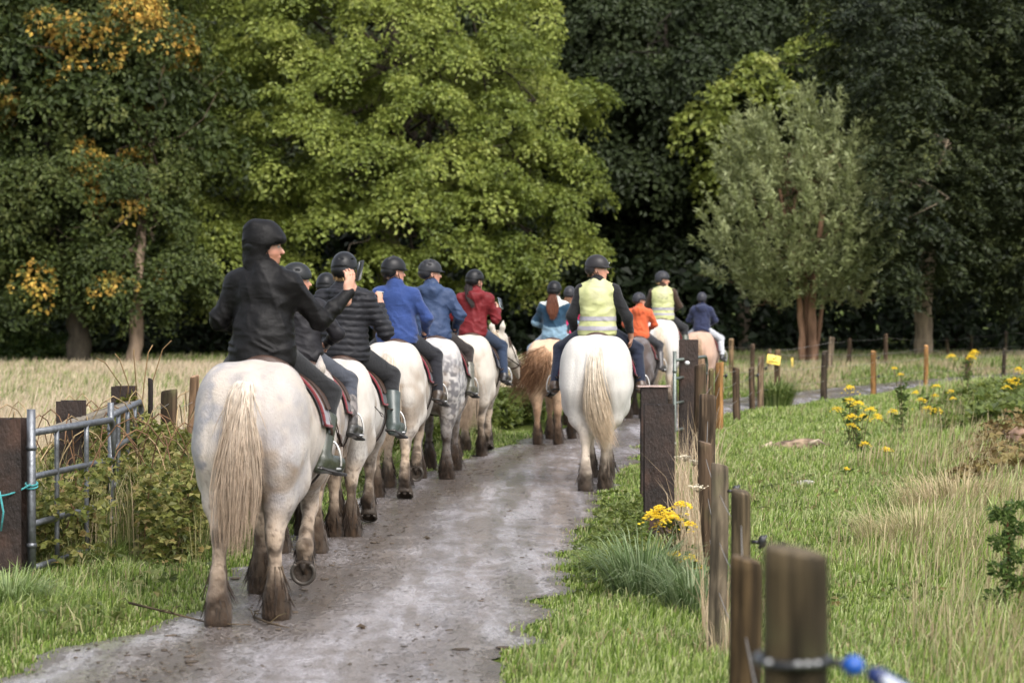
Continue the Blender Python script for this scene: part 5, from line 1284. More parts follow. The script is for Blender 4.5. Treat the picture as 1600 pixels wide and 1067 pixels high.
# things held in hands
def held(name, p, d, R, col, label, cat, screen=True):
    g = G(); g.box((0, 0, 0), d, col, None, .004); o = g.obj(name, M['plastic'])
    o.location = p; o.rotation_euler = R; tag(o, label, cat)
    if screen: g = G(); g.box((0, -d[1] / 2 - .001, 0), (d[0] * .9, .002, d[2] * .92), (.03, .035, .04), None, 0); s_ = g.obj('screen', M['glass'], o)
    return o
w = np.array(P1['wr']); held('phone', w + A(.072, .05, .150), (.014, .07, .13), (.15, .25, -.3), (.012, .012, .012), 'small black camera phone held up edge-on by the front rider', 'phone')
w = np.array(P3['wr']); held('phone', w + A(-.01, .05, .06), (.07, .010, .14), (.1, .1, .5), (.35, .36, .37), 'pale phone held up by the rider in the quilted jacket', 'phone')
w = np.array(P7['wr']); held('phone', w + A(.035, .07, .09), (.072, .010, .15), (-.5, .35, .9), (.40, .50, .54), 'light blue phone in the hand of the rider in dark red', 'phone')
# riding crop held by the quilted rider, lying across the white rump
g = G(); a, b = at(545, 570, 19.9), at(592, 643, 19.4); t = np.linspace(0, 1, 10)[:, None]
Pp = a + (b - a) * t + A(.0, 0, -.03) * np.sin(t * pi); g.tube(Pp, np.linspace(.008, .004, 10), 6, (.02, .014, .012))
g.tube([b, b + A(.03, 0, -.02), b + A(.045, 0, -.05), b + A(.02, 0, -.035), b], .004, 5, (.02, .014, .012)); 
tag(g.obj('riding_crop', M['leather']), 'thin black riding crop lying across the rump of the white horse', 'riding crop')

# ------------------------------------------------------------------ fences, gates, posts
BROWN, GREYW, ORANGE, DKW = (.095, .062, .038), (.15, .118, .080), (.30, .155, .055), (.05, .036, .024)
def post_geo(p, top, w, col, lean=(0, 0), seed=0, sq=False, streak=None):
    r = np.random.default_rng(seed); n = 40; seg = 28; z = np.linspace(-.15, top, n); z[-1] = top
    g = G(); V = []
    ph = r.random(4) * 6
    for i in range(n):
        a = np.arange(seg) * 2 * pi / seg
        rr = w / 2 * (1 + .05 * np.sin(2 * a + ph[0]) + .035 * np.sin(5 * a + ph[1] + z[i] * 2) + .018 * np.sin(np.arange(seg) * 2.7 + ph[2] + .3 * sin(z[i] * 3))) * (1.04 - .05 * i / n)
        if i == n - 1: rr = rr * .96
        cx = p[0] + lean[0] * z[i] + .004 * sin(z[i] * 5 + ph[2]); cy = p[1] + lean[1] * z[i]
        V.append(np.c_[cx + rr * np.cos(a), cy + rr * np.sin(a), np.full(seg, z[i]) + (.012 * np.sin(a + ph[3]) if i == n - 1 else 0)])
    V = np.vstack(V); F = [(i * seg + k, i * seg + (k + 1) % seg, (i + 1) * seg + (k + 1) % seg, (i + 1) * seg + k) for i in range(n - 1) for k in range(seg)]
    top_r = V[-seg:] * 1; inn = (top_r - top_r.mean(0)) * .86 + top_r.mean(0) + A(0, 0, .005)
    V = np.vstack([V, inn, [top_r.mean(0) + A(0, 0, .007)]]); b = (n - 1) * seg
    F += [(b + k, b + (k + 1) % seg, b + seg + (k + 1) % seg, b + seg + k) for k in range(seg)]
    F3 = [(b + seg + k, b + seg + (k + 1) % seg, b + 2 * seg) for k in range(seg)]
    c = np.tile(np.asarray(col, float), (len(V), 1)); v = fbm(V * A(3, 3, 1), 4, seed)
    c = mixc(c, np.asarray(col) * .35, sst(.5, .7, v) * .8); c = mixc(c, (.09, .10, .04), sst(.55, .75, fbm(V, 5, seed + 3)) * .5)
    c[b + seg:] = np.asarray(col) * 1.5 + .02; zz_ = V[:, 2]; th = np.arctan2(V[:, 1] - p[1], V[:, 0] - p[0]); c = mixc(c, np.asarray(col) * .22, (sst(.55, .62, vn(np.c_[th * 2.2, zz_ * 1.2, th * 0], 1.6, seed + 9)) * .75))
    g.add(V, F, F3, c); return g
def insulator(p, parent):
    g = G(); g.tube([p, p + A(.035, -.01, 0)], .010, 6, (.012, .012, .013)); g.ell(p + A(.05, -.012, .004), (.020, .016, .030), (.012, .012, .013)); g.tube([p + A(.035, -.02, -.03), p + A(.07, -.02, .035)], .008, 6, (.02, .02, .02))
    return g.obj('insulator', M['plastic'], parent)
def fence(name, label, posts, wz, group=None, wr=.0022, barbed=False, ext=None):
    """posts: (px, top px, distance, width, colour, lean, insulators)"""
    root = empty(name, (0, 0, 0), label=label, cat='fence', group=group)
    pts = []
    for i, (px, ty, d, w, col, lean, ins) in enumerate(posts):
        x = (px - 800) / FPX * d; top = CAM_H - (ty - HOR) / FPX * d; pts.append((x, d, w, lean, top))
        po = post_geo((x, d), top, w, col, lean, 70 + i + int(px)).obj('post', M['timber'], root)
        for z in ins: insulator(A(x + w * .45, d - .02, z), po)
    rr = np.random.default_rng(5)
    for z in wz:
        g = G()
        for a, b in zip(pts[:-1], pts[1:]):
            za, zb = min(z, a[4] - .04), min(z, b[4] - .04)
            p, q = A(a[0] + a[3][0] * za, a[1] - a[2] * .5 - .004, za), A(b[0] + b[3][0] * zb, b[1] - b[2] * .5 - .004, zb)
            t = np.linspace(0, 1, 6)[:, None]; g.tube(p + (q - p) * t - A(0, 0, .03) * np.sin(t * pi), wr, 4, (.30, .28, .26), caps=False)
            if barbed:
                for k in range(int(np.linalg.norm(q - p) / .14)):
                    m = p + (q - p) * (k + .5) * .14 / np.linalg.norm(q - p); g.tube([m + A(-.012, 0, -.014), m + A(.012, 0, .014)], .0015, 3, (.25, .2, .18), caps=False); g.tube([m + A(.012, 0, -.014), m + A(-.012, 0, .014)], .0015, 3, (.25, .2, .18), caps=False)
        g.obj('wire', M['wire'], root)
    return root, pts
Z0 = (0, 0)
near = [(1240, 862, 4.9, .128, (.060, .044, .022), Z0, []), (1164, 875, 7.8, .098, (.070, .045, .020), Z0, []), (1160, 769, 11.5, .095, (.10, .074, .042), (-.01, 0), [.80]),
        (1122, 727, 13.2, .098, GREYW, (.01, 0), [.90]), (1113, 692, 16.0, .10, BROWN, (-.05, 0), []), (1105, 618, 20.6, .145, (.12, .082, .052), Z0, []),
        (1094, 570, 25.5, .12, BROWN, Z0, []), (1109, 577, 28.0, .065, (.22, .17, .08), (.02, 0), []), (1123, 567, 34.2, .115, ORANGE, (.015, 0), [.78]), (1152, 575, 36, .11, BROWN, (-.03, 0), []),
        (1175, 575, 39, .09, BROWN, Z0, [.62]), (1188, 558, 40, .10, (.19, .13, .08), (.02, 0), [.70]), (1215, 547, 42, .10, (.14, .09, .05), Z0, []),
        (1287, 549, 43.9, .11, DKW, (.03, 0), []), (1365, 549, 46, .10, ORANGE, Z0, [.70, .35]), (1447, 540, 49.4, .095, ORANGE, Z0, []), (1512, 556, 51.2, .10, BROWN, Z0, []),
        (1568, 545, 52.3, .09, DKW, (.04, 0), []), (1640, 540, 56, .1, BROWN, Z0, [])]
fence('fence', 'round post and wire fence running beside the track and round its bend', near, (.35, .62, .88))
far = [(803, 546, 38, .085, (.20, .15, .09), Z0, []), (960, 540, 44, .09, BROWN, Z0, []), (1143, 530, 51, .10, (.20, .13, .07), Z0, []), (1176, 538, 53.5, .10, BROWN, Z0, []), (1202, 546, 55, .09, (.22, .16, .10), Z0, []), (1294, 527, 55.5, .13, (.24, .18, .12), (.10, 0), []), (1326, 529, 59.5, .10, BROWN, (.03, 0), []),
       (1384, 522, 60.5, .10, BROWN, Z0, []), (1482, 529, 66, .09, BROWN, (-.07, 0), []), (1518, 524, 67, .09, DKW, Z0, []), (1572, 518, 68.5, .10, DKW, Z0, []), (1660, 516, 72, .1, BROWN, Z0, [])]
fence('fence', 'line of dark posts on the far side of the bend in front of the wood', far, (.4, .8))
left = [(234, 593, 21.2, .045, (.025, .02, .018), Z0, []), (263, 610, 21.6, .145, BROWN, (.01, 0), []), (291, 588, 21.9, .085, (.21, .13, .075), (.06, 0), []), (338, 600, 25, .09, BROWN, Z0, []), (470, 590, 30, .09, BROWN, Z0, []), (660, 570, 34, .09, BROWN, Z0, [])]
fence('fence', 'old posts with barbed wire in the brambles behind the gate', left, (.55, .78, .98), barbed=True)

def ibeam(px, ty, d, w, label, dep=.2, cap=False, ext=None, cat='post'):
    x = (px - 800) / FPX * d; top = CAM_H - (ty - HOR) / FPX * d
    root = None; g = G(); t = .014; col = (.030, .019, .015)
    V = []
    # H section: two flanges facing the camera and a web
    def slab(cx, cy, sx, sy, z0=-.2, z1=top):
        n = 12; zz = np.linspace(z0, z1, n)
        Vs = np.array([(cx + a * sx / 2, cy + b * sy / 2, z) for z in zz for a, b in ((-1, -1), (1, -1), (1, 1), (-1, 1))])
        F = [(i * 4 + k, i * 4 + (k + 1) % 4, i * 4 + 4 + (k + 1) % 4, i * 4 + 4 + k) for i in range(n - 1) for k in range(4)] + [((n - 1) * 4, (n - 1) * 4 + 1, (n - 1) * 4 + 2, (n - 1) * 4 + 3)]
        c = np.tile(np.asarray(col), (len(Vs), 1)); v = fbm(Vs, 5, int(px)); c = mixc(c, (.018, .012, .010), sst(.4, .6, v)); c = mixc(c, (.065, .032, .020), sst(.60, .72, fbm(Vs, 9, int(px) + 2)) * .6)
        g.add(Vs, F, None, c)
    slab(0, -dep / 2, w, t); slab(0, dep / 2, w, t); slab(0, 0, t * .8, dep - t - .004)
    o = g.obj('steel_post', M['rust'], None, smooth=False, loc=(x, d + dep / 2, 0)); tag(o, label, cat, 'rusty steel gateposts')
    return o
ibeam(8, 655, 16.4, .205, 'rusty steel post at the photo edge, tied to the gate by teal twine')
ibeam(107, 627, 19.0, .20, 'rusty steel post standing behind the middle of the galvanised gate')
ibeam(191, 604, 21.9, .205, 'rusty steel post topped by a leafy bramble spray')
ibeam(1031, 633, 19.1, .235, 'rusty steel post directly behind the nearest yellow flowers')
o = ibeam(1023, 606, 21.6, .235, 'rusty steel post just behind another, with a flat plate on its top')
g = G(); g.box((0, 0, 1.13), (.30, .24, .012), (.30, .22, .19), None, .003); g.obj('plate', M['rust'], o)
ibeam(1077, 531, 27.0, .20, 'tall rusty steel post beyond the track edge, by the small grey gate')
# white insulators / bolts on the steel and on the big round post
g = G(); g.ell((0, 0, 0), (.028, .02, .024), (.6, .6, .6)); g.tube([(0, .0, 0), (0, .05, 0)], .012, 8, (.4, .4, .4)); o = g.obj('lamp_bolt', M['plastic'], None); o.name = 'insulator'; o.location = at(1074, 567, 26.85); tag(o, 'shiny white insulator knob on the tall rusty steel post', 'insulator')

def rail(g, a, b, r=.021, col=(.17, .178, .19)): t = np.linspace(0, 1, 8)[:, None]; a = np.asarray(a, float); b = np.asarray(b, float); g.tube(a + (b - a) * t, r, 10, col)
def gate(name, P1, P2, zr, ups, label, rad=.021, rot=.04, stile=.03, ztop=None, col=(.17, .178, .19)):
    root = empty(name, (0, 0, 0), label=label, cat='gate')
    P1 = A(*P1, 0); P2 = A(*P2, 0); L = P2 - P1; U = unit(L)
    for i, z in enumerate(zr):
        g = G()
        if i == 0:      # top rail turns down in a rounded corner into the far stile
            c = [P1 + A(0, 0, z), P2 - U * .10 + A(0, 0, z)] + [P2 - U * .10 * (1 - sin(a)) + A(0, 0, z - .10 * (1 - cos(a))) for a in np.linspace(.3, pi / 2, 5)] + [P2 + A(0, 0, (z + zr[-1]) / 2), P2 + A(0, 0, zr[-1])]
            g.tube(c, rad * 1.15, 10, col); g.obj('frame', M['steel'], root)
        else: rail(g, P1 + A(0, 0, z), P2 + A(0, 0, z), rad, col); g.obj('rail', M['steel'], root)
    g = G(); g.tube([P1 + A(0, 0, .02), P1 + A(0, 0, .5), P1 + A(0, 0, ztop or zr[0] + .10)], stile, 12, col)
    for z in (.25, .9): g.ell(P1 + A(0, 0, z * zr[0]), (stile * 1.3, stile * 1.3, .03), np.asarray(col) * .8)
    g.obj('stile', M['steel'], root)
    for u in ups: g = G(); rail(g, P1 + L * u + A(0, -rad * 1.6, zr[-1]), P1 + L * u + A(0, -rad * 1.6, zr[0]), rad * .8, col); g.obj('brace', M['steel'], root)
    return root
gate('field_gate', (-3.265, 16.5), (-2.985, 18.2), (1.02, .72, .40, .10), (.30, .66), 'galvanised tubular gate standing open in the brambles, tied with teal twine', .022, ztop=1.18)
gate('field_gate', (-3.03, 18.35), (-3.16, 20.7), (1.04, .78, .50, .2), (.25, .55, .8), 'second galvanised gate leading away behind the first one', .022, stile=.024)
gate('field_gate', (1.78, 26.6), (2.26, 28.2), (1.22, 1.02, .75, .45), (.5,), 'small grey-green tube gate by the tall steel post at the bend', .016, col=(.16, .18, .16), stile=.02)
g = G(); g.box((0, 0, 0), (.10, 4.0, .045), (.17, .15, .12), Rz(.02) @ Rx(.0), .006); o = g.obj('timber_rail', M['timber'], None, loc=tuple((at(95, 657, 17.6) + at(195, 642, 21.8)) / 2)); tag(o, 'weathered timber rail lying level behind the top of the gates', 'rail')
# teal twine
g = G(); a = at(-25, 775, 16.3); b = at(47, 757, 16.45); t = np.linspace(0, 1, 12)[:, None]; g.tube(a + (b - a) * t - A(0, 0, .03) * np.sin(t * pi), .007, 6, (.05, .26, .27))
an = np.linspace(0, 2 * pi, 14, endpoint=False); 
for k in range(2): g.tube(np.c_[-3.265 + .040 * np.cos(an), 16.5 + .040 * np.sin(an), .655 + .02 * k + .012 * np.sin(an)], .007, 6, (.05, .26, .27), close=True)
g.tube([at(-2, 768, 16.25), at(4, 800, 16.25), at(0, 830, 16.25)], .007, 6, (.05, .26, .27))
tag(g.obj('twine', M['cloth']), 'teal baler twine tying the galvanised gate to the rusty post', 'twine')
# bridle ties and black strap with blue handle on the nearest post
g = G(); x0, d0 = (1240 - 800) / FPX * 4.9, 4.9; an = np.linspace(0, 2 * pi, 30, endpoint=False); g.tube(np.c_[x0 + .071 * np.cos(an), d0 + .071 * np.sin(an), 1.245 + .004 * np.sin(an)], .011, 8, (.015, .015, .015), close=True)
g.tube([(x0 + .07, d0 - .02, 1.243), (x0 + .10, d0 - .04, 1.24)], .009, 8, (.015, .015, .015)); o = g.obj('strap', M['rubber']); tag(o, 'black strap with steel nuts round the big blurred fence post', 'strap')
for k in (-.055, .0, .02, .04): 
    g = G(); yy = d0 - math.sqrt(max(0, .075 ** 2 - k * k)) - .008; g.ell((x0 + k, yy, 1.247), (.008, .006, .007), (.35, .35, .35), None, 8, 6); g.obj('nut', M['steel'], o)
g = G(); p = A(x0 + .115, d0 - .05, 1.24); g.ell(p, (.023, .023, .021), (.01, .075, .33)); o = g.obj('gate_handle', M['plastic']); tag(o, 'bright blue and navy electric fence handle hooked beside the blurred post', 'handle')
g = G(); g.tube([p + A(.03, 0, -.012), p + A(.05, 0, -.022), p + A(.09, .0, -.045), p + A(.15, .0, -.075)], [.012, .020, .019, .012], 12, (.006, .018, .09)); g.obj('grip', M['plastic'], o)
g = G(); g.box(p + A(.08, -.033, -.035), (.06, .006, .02), (.5, .53, .6), Ry(.5), .002); g.obj('stripe', M['plastic'], o)
# yellow electric fence signs
def sign(px, py, d, w, h_, rot, label, yaw=0):
    root = empty('warning_sign', at(px, py, d), yaw, label=label, cat='sign', group=None)
    g = G(); g.box((0, 0, 0), (w, .004, h_), (.80, .58, .10), Ry(rot), .001); g.obj('plate', M['plastic'], root)
    R = Ry(rot); g = G()
    g.add(np.array([(.03, -.004, .06), (.055, -.004, .062), (.018, -.004, .028), (.03, -.004, .026), (-.015, -.004, -.005), (.0, -.004, .02), (-.02, -.004, .022)]) * (w / .26) @ R.T, [(0, 1, 3, 2)], [(2, 3, 4), (5, 2, 4), (6, 5, 4)], (.02, .02, .02))
    g.obj('lightning_mark', M['plastic'], root, smooth=False)
    g = G()
    xs = (-.088, -.072, -.057, -.042, -.027, -.012, .004, .024, .040, .056, .072, .087)
    for i, x in enumerate(xs): g.box(R @ (A(x, -.0045, -.040) * A(w / .26, 1, w / .26)), A(.009, .001, .018 + .004 * (i % 2)) * (w / .26), (.03, .03, .02), R)
    g.obj('lettering', M['plastic'], root, smooth=False)
sign(1209, 562, 41.9, .235, .16, .17, 'yellow electric fence warning sign tilted on a post by the bend')
sign(1238, 566, 55, .08, .21, -.04, 'narrow yellow tag seen edge-on left of the reddish willow stems', .9)

# ------------------------------------------------------------------ wild plants, logs, litter
def scatter_leaves(name, label, P, size, pal, rng, kind='stuff', cat='brambles', width=.75, up=.8, stems=None, mat='leaf', sden=3, group=None, parent=None):
    n = len(P); k = sden
    ii = np.repeat(np.arange(n), k); N = unit(rng.normal(size=(n, 3)) * .6 + A(0, -.25, up)); a0 = rng.uniform(0, 2 * pi, n)
    a = a0[ii] + (np.tile(np.arange(k), n) - (k - 1) / 2) * 1.25
    D = np.c_[np.cos(a), np.sin(a), -.25 * np.ones(n * k)]
    V, F = leaves(P[ii], unit(N[ii] + .2 * rng.normal(size=(n * k, 3))), D, (size * rng.uniform(.6, 1.2, n))[ii], width)
    col = leafcol(n * k, pal, rng, rng.random(n)[ii])
    o = mesh(name, V, [F], M[mat], parent, col, smooth=False)
    return o
BR = [(.045, .070, .012), (.090, .120, .022), (.150, .175, .040), (.240, .235, .080)]
rng = np.random.default_rng(81)
def mound(n, px0, px1, d0, d1, top, rng, pw=.7, sc=1.3, seed=1):
    d = rng.uniform(d0, d1, n); px = rng.uniform(px0, px1, n); x = (px - 800) / FPX * d
    hh = top(px, d) * (.45 + .9 * fbm(np.c_[x, d, x * 0], sc, seed)); z = hh * rng.random(n) ** pw
    return np.c_[x, d, z]
P = mound(12500, 20, 345, 16.9, 21.8, lambda px, d: np.interp(px, [20, 60, 150, 230, 345], [.32, .58, .80, .88, .72]), rng, .6, 1.6, 4)
P = P[P[:, 0] < path_x(P[:, 1])[0] - .42]; pxs = P[:, 0] / P[:, 1] * FPX + 800; P = P[(pxs > 215) | (P[:, 1] > 16.75 + np.maximum(pxs - 48, 0) / 130 * 1.75)]
P2_ = mound(900, 178, 240, 21.5, 22.1, lambda px, d: np.interp(px, [170, 205, 240], [1.05, 1.42, .95]) * .8 + 0 * d, rng, .15, 3, 6)
P3_ = mound(260, 0, 175, 16.7, 17.2, lambda px, d: np.interp(px, [0, 70, 175], [.5, .85, .9]), rng, .6, 2, 7)
o = scatter_leaves('brambles', '', np.vstack([P, P2_, P3_]), .058, [(.035, .045, .010), (.085, .105, .020), (.165, .175, .040), (.27, .25, .085), (.30, .19, .08)], rng); tag(o, 'tangle of brambles growing through the galvanised gates', 'brambles', kind='stuff')
g = G()
for k in range(90):
    i = rng.integers(len(P)); b = P[i] * A(1, 1, 0); h_ = rng.uniform(.5, 1.15); a = rng.uniform(0, 2 * pi); L = rng.uniform(.3, 1.0)
    t = np.linspace(0, 1, 8)[:, None]; g.tube(b + A(cos(a), sin(a), 0) * L * t + A(0, 0, 1) * h_ * np.sin(t * 2.2), .005, 4, (.16, .09, .05) if k % 2 else (.30, .22, .12), caps=False)
for k in range(5): b = at(185 + k * 12, 640, 21.8); g.tube([b, b + A(.02, 0, .22), b + A(-.12 + .06 * k, 0, .42 + .03 * k), b + A(-.20 + .10 * k, 0, .46 + .04 * k)], .005, 4, (.2, .13, .06))
tag(g.obj('bramble_canes', M['bark']), 'bare arching bramble canes among the leaves behind the gate', 'canes', kind='stuff')
def stems(n, px0, px1, d0, d1, h0, h1, w, pal, rng, name, label, lean=.35, kind='stuff', cat='grass', bend=.5):
    d = rng.uniform(d0, d1, n); px = rng.uniform(px0, px1, n); a = rng.uniform(0, 2 * pi, n); k = rng.random(n) * lean
    ln_ = np.c_[np.cos(a) * k, np.sin(a) * k, np.zeros(n)]; h_ = rng.uniform(h0, h1, n); c = pickc(np.array(pal), n, rng)
    V, F4, F3, cc = blades(np.c_[(px - 800) / FPX * d, d, np.zeros(n)], h_, np.full(n, w) * rng.uniform(.6, 1.3, n), ln_, rng.random(n) * bend, rng, c, c * 1.15)
    return tag(mesh(name, V, [F4, F3], M['grass'], None, cc, smooth=False), label, cat, kind=kind)
# low leafy weeds on the near verge and by the right fence, and the dark mound far right
P = mound(1100, 868, 1010, 15.6, 21.5, lambda px, d: .14 + .12 * (px > 930) + 0 * d, rng, .8, 2.2, 9); P = P[P[:, 0] > path_x(P[:, 1])[1] + .12]
o = scatter_leaves('verge_weeds', '', P, .045, BR[:3], rng); tag(o, 'low leafy weeds at the track edge left of the steel post', 'weeds', kind='stuff')
P = mound(7000, 1475, 1700, 33, 42, lambda px, d: np.interp(px, [1475, 1540, 1700], [.18, .46, .55]), rng, .6, .9, 12)
o = scatter_leaves('bramble_mound', '', P, .13, BR[:3], rng); tag(o, 'dark green bramble mound in the meadow beyond the ragwort', 'brambles', kind='stuff')
P = mound(1500, 1480, 1700, 24, 30, lambda px, d: np.interp(px, [1480, 1560, 1700], [.1, .45, .6]), rng, .7, 1.2, 14)
o = scatter_leaves('dead_bracken', '', P, .085, [(.09, .06, .025), (.16, .11, .04), (.20, .17, .06)], rng, mat='darkleaf'); tag(o, 'brown dying bracken around the stump in the meadow', 'bracken', kind='stuff')
P = mound(5000, 700, 850, 33, 39, lambda px, d: .45 + 0 * px, rng, .6, 1.2, 16); P = P[P[:, 0] < path_x(P[:, 1])[0] - .7]
o = scatter_leaves('hedge_weeds', '', P, .10, BR[:3], rng); tag(o, 'leafy weeds on the bank left of the tan horse', 'weeds', kind='stuff')
P = mound(4200, 560, 800, 24, 33, lambda px, d: .35 + 0 * px, rng, .6, 1.2, 17); P = P[P[:, 0] < path_x(P[:, 1])[0] - .6]
o = scatter_leaves('hedge_weeds', '', P, .09, BR[:3], rng); tag(o, 'leafy weeds on the bank glimpsed between the legs of the horses', 'weeds', kind='stuff')
P = mound(4500, -20, 110, 62, 64, lambda px, d: .95 + 0 * px, rng, .6, .8, 18)
o = scatter_leaves('nettles', '', P, .16, [(.02, .04, .01), (.045, .075, .018), (.09, .12, .03)], rng); tag(o, 'tall green nettles at the far edge of the dry field', 'nettles', kind='stuff')

stems(1500, 40, 340, 17.5, 21.5, .35, .95, .006, [(.20, .22, .07), (.34, .31, .15), (.12, .15, .04), (.45, .36, .22)], rng, 'long_grass', 'tall seeding grass standing up through the brambles behind the gate', .5)
P = wedge(2600, 13, 27, 60, 640, rng, 1.2); P = P[P[:, 0] < path_x(P[:, 1])[0] - .15]; P = np.c_[P, rng.random(len(P)) * .14]; P = P[fbm(P, 2.2, 71) > .5]
o = scatter_leaves('verge_weeds', '', P, .060, [(.04, .06, .015), (.085, .11, .025), (.15, .17, .05), (.20, .14, .06)], rng); tag(o, 'broad-leaved weeds in the grass between the gate and the track', 'weeds', kind='stuff')
P = wedge(2200, 8, 26, 1180, 1700, rng, 1.2); P = np.c_[P, rng.random(len(P)) * .08]; P = P[fbm(P, 1.8, 72) > .52]
o = scatter_leaves('meadow_weeds', '', P, .045, [(.05, .07, .02), (.10, .13, .03), (.22, .15, .06)], rng); tag(o, 'small weeds and dead leaves in the meadow grass', 'weeds', kind='stuff')
# tall blond dead grass round the fence posts
DRY = [(.52, .40, .26), (.62, .50, .34), (.40, .29, .18)]
stems(330, 1058, 1112, 15.8, 19, .15, .75, .0055, DRY, rng, 'dead_grass', 'pale dead grass standing between the steel post and the fence', .6)
stems(400, 1050, 1124, 18.5, 26, .2, 1.0, .0065, DRY, rng, 'dead_grass', 'tall bleached grass thick around the middle fence posts', .55)
stems(110, 1098, 1140, 12.9, 14.5, .2, .6, .006, DRY, rng, 'dead_grass', 'thin dead grass leaning on the grey fence post')
TUS = [(.085, .135, .045), (.14, .195, .08), (.22, .27, .14)]
def tussock(px, d, n, r, h0, h1, label, pal=TUS, w=.009):
    x0 = (px - 800) / FPX * d; a = rng.uniform(0, 2 * pi, n); rr = r * np.sqrt(rng.random(n)); k = .25 + .9 * rng.random(n)
    P = np.c_[x0 + rr * np.cos(a), d + rr * np.sin(a), np.zeros(n)]; ln_ = np.c_[np.cos(a) * k, np.sin(a) * k, np.zeros(n)]
    h_ = rng.uniform(h0, h1, n); t = np.linspace(0, 1, 5)[None, :, None]
    C3 = P[:, None] + ln_[:, None] * h_[:, None, None] * (.25 * t + .5 * t ** 2) + A(0, 0, 1) * h_[:, None, None] * (1.15 * t - (.25 + .45 * k[:, None, None]) * t ** 2.4)
    s_ = unit(np.cross(ln_, A(0, 0, 1)))[:, None] * (w / 2) * (1 - t ** 2.5 * .9); V = np.stack([C3 - s_, C3 + s_], 2).reshape(-1, 3)
    b = (np.arange(n)[:, None] * 10 + np.arange(4)[None] * 2)[..., None]; F = (b + np.array([0, 1, 3, 2])).reshape(-1, 4)
    c = pickc(np.array(pal), n, rng); c = np.repeat(c, 10, 0)
    return tag(mesh('grass_tussock', V, [F], M['grass'], None, c, smooth=True), label, 'grass tussock')
tussock(1003, 15.6, 620, .22, .22, .66, 'blue-green grass tussock in front of the steel post and the yellow flowers')
tussock(1085, 14.9, 480, .19, .18, .55, 'grass tussock between the yellow flowers and the round fence posts')
tussock(945, 16.6, 380, .14, .2, .38, 'smaller tussock closest to the wet track', [(.10, .15, .03), (.16, .21, .05)])
tussock(12, 14.9, 600, .22, .2, .42, 'grass tussock at the foot of the post at the photo edge', [(.12, .18, .05), (.20, .27, .09), (.28, .34, .15)])
tussock(85, 14.8, 300, .22, .14, .26, 'grass tussock under the near end of the gate', [(.12, .18, .04), (.20, .26, .07)])
tussock(1212, 41.2, 600, .28, .35, .75, 'wispy green grass clump at the foot of the sign post by the bend', [(.06, .10, .02), (.12, .17, .04), (.2, .24, .08)], .02)
tussock(1440, 18.5, 700, .5, .3, .55, 'clump of long arching straw-green grass in the right meadow', [(.22, .22, .08), (.36, .32, .16), (.46, .38, .22)], .008)
tussock(1500, 21.5, 700, .6, .3, .6, 'clump of bleached grass before the bracken', [(.30, .25, .12), (.46, .37, .22)], .008)

def ragwort(px, basey, topy, heads, label, w=1.0, dens=1.0, leafy=1.0, group='ragwort plants in yellow flower'):
    x, d = gnd(px, basey); top = CAM_H - (topy - HOR) / FPX * d; r = np.random.default_rng(int(px * 7 + basey))
    root = empty('ragwort_plant', (x, d, 0), label=label, cat='wildflower', group=group)
    g = G(); tips = []
    for k in range(heads):
        o = A(r.normal(0, .10) * w, r.normal(0, .08) * w, top * (1 if k == 0 else r.uniform(.62, .97)))
        m = A(o[0] * .35, o[1] * .35, top * .5); t = np.linspace(0, 1, 6)[:, None]
        g.tube((1 - t) ** 2 * A(r.normal(0, .02), 0, 0) + 2 * (1 - t) * t * m + t ** 2 * o, np.linspace(.008, .004, 6), 5, (.10, .085, .035)); tips.append(o)
    g.obj('stem', M['bark'], root)
    n = int(60 * leafy * top / .6); z = r.random(n) * top * .8; a = r.uniform(0, 2 * pi, n)
    P = np.c_[r.normal(0, .03 * w, n), r.normal(0, .03 * w, n), z]; V, F = leaves(P, unit(r.normal(size=(n, 3)) + A(0, 0, 1)), np.c_[np.cos(a), np.sin(a), .3 * np.ones(n)], r.uniform(.05, .12, n), .45)
    mesh('leaf', V, [F], M['leaf'], root, leafcol(n, [(.05, .08, .02), (.10, .14, .035)], r), smooth=False)
    for o in tips:
        n = int(46 * dens); q = r.normal(size=(n, 2)) * .034 * w; zz = .022 - 6 * (q ** 2).sum(1) + r.normal(0, .008, n)
        P = np.repeat(o + np.c_[q, zz], 5, 0); a = np.tile(np.arange(5) * 2 * pi / 5, n) + np.repeat(r.random(n) * 6, 5); N = unit(np.repeat(r.normal(size=(n, 3)) * .35 + A(0, -.3, 1), 5, 0))
        V, F = leaves(P, N, np.c_[np.cos(a), np.sin(a), .1 * np.ones(n * 5)], np.full(n * 5, .014), .6)
        mesh('flower_head', V, [F], M['petal'], root, leafcol(n * 5, [(.62, .45, .02), (.80, .62, .05)], r), smooth=False)
ragwort(1057, 905, 790, 9, 'bright yellow ragwort in front of the rusty steel post, the nearest in flower', 1.05, 1.4)
ragwort(1098, 930, 872, 3, 'small ragwort with two low yellow heads beside the fence tussock', .8, .7)
ragwort(1330, 700, 606, 5, 'tall ragwort with two bright heads near the log', 1.2, 1.5)
ragwort(1344, 712, 640, 4, 'bushier ragwort touching the tall one near the log', 1.1, 1.5)
ragwort(1411, 680, 577, 2, 'single slender ragwort rising above the others in the meadow', .6, .8)
ragwort(1398, 672, 642, 3, 'short ragwort with one broad head left of the slender one', 1.0, 1.2)
ragwort(1446, 660, 603, 3, 'ragwort in front of the second orange fence post', .9, 1)
ragwort(1464, 668, 626, 4, 'wide low ragwort right of the orange fence posts', 1.3, 1.2)
ragwort(1483, 650, 612, 2, 'faint ragwort between the wide low one and the dark mound', .8, 1)
ragwort(1383, 730, 695, 3, 'tiny ragwort low in the pale grass', .9, 1.2)
ragwort(1510, 625, 549, 5, 'ragwort with a dense dome of heads overlapping a post at the bend', 1.2, 2.2)
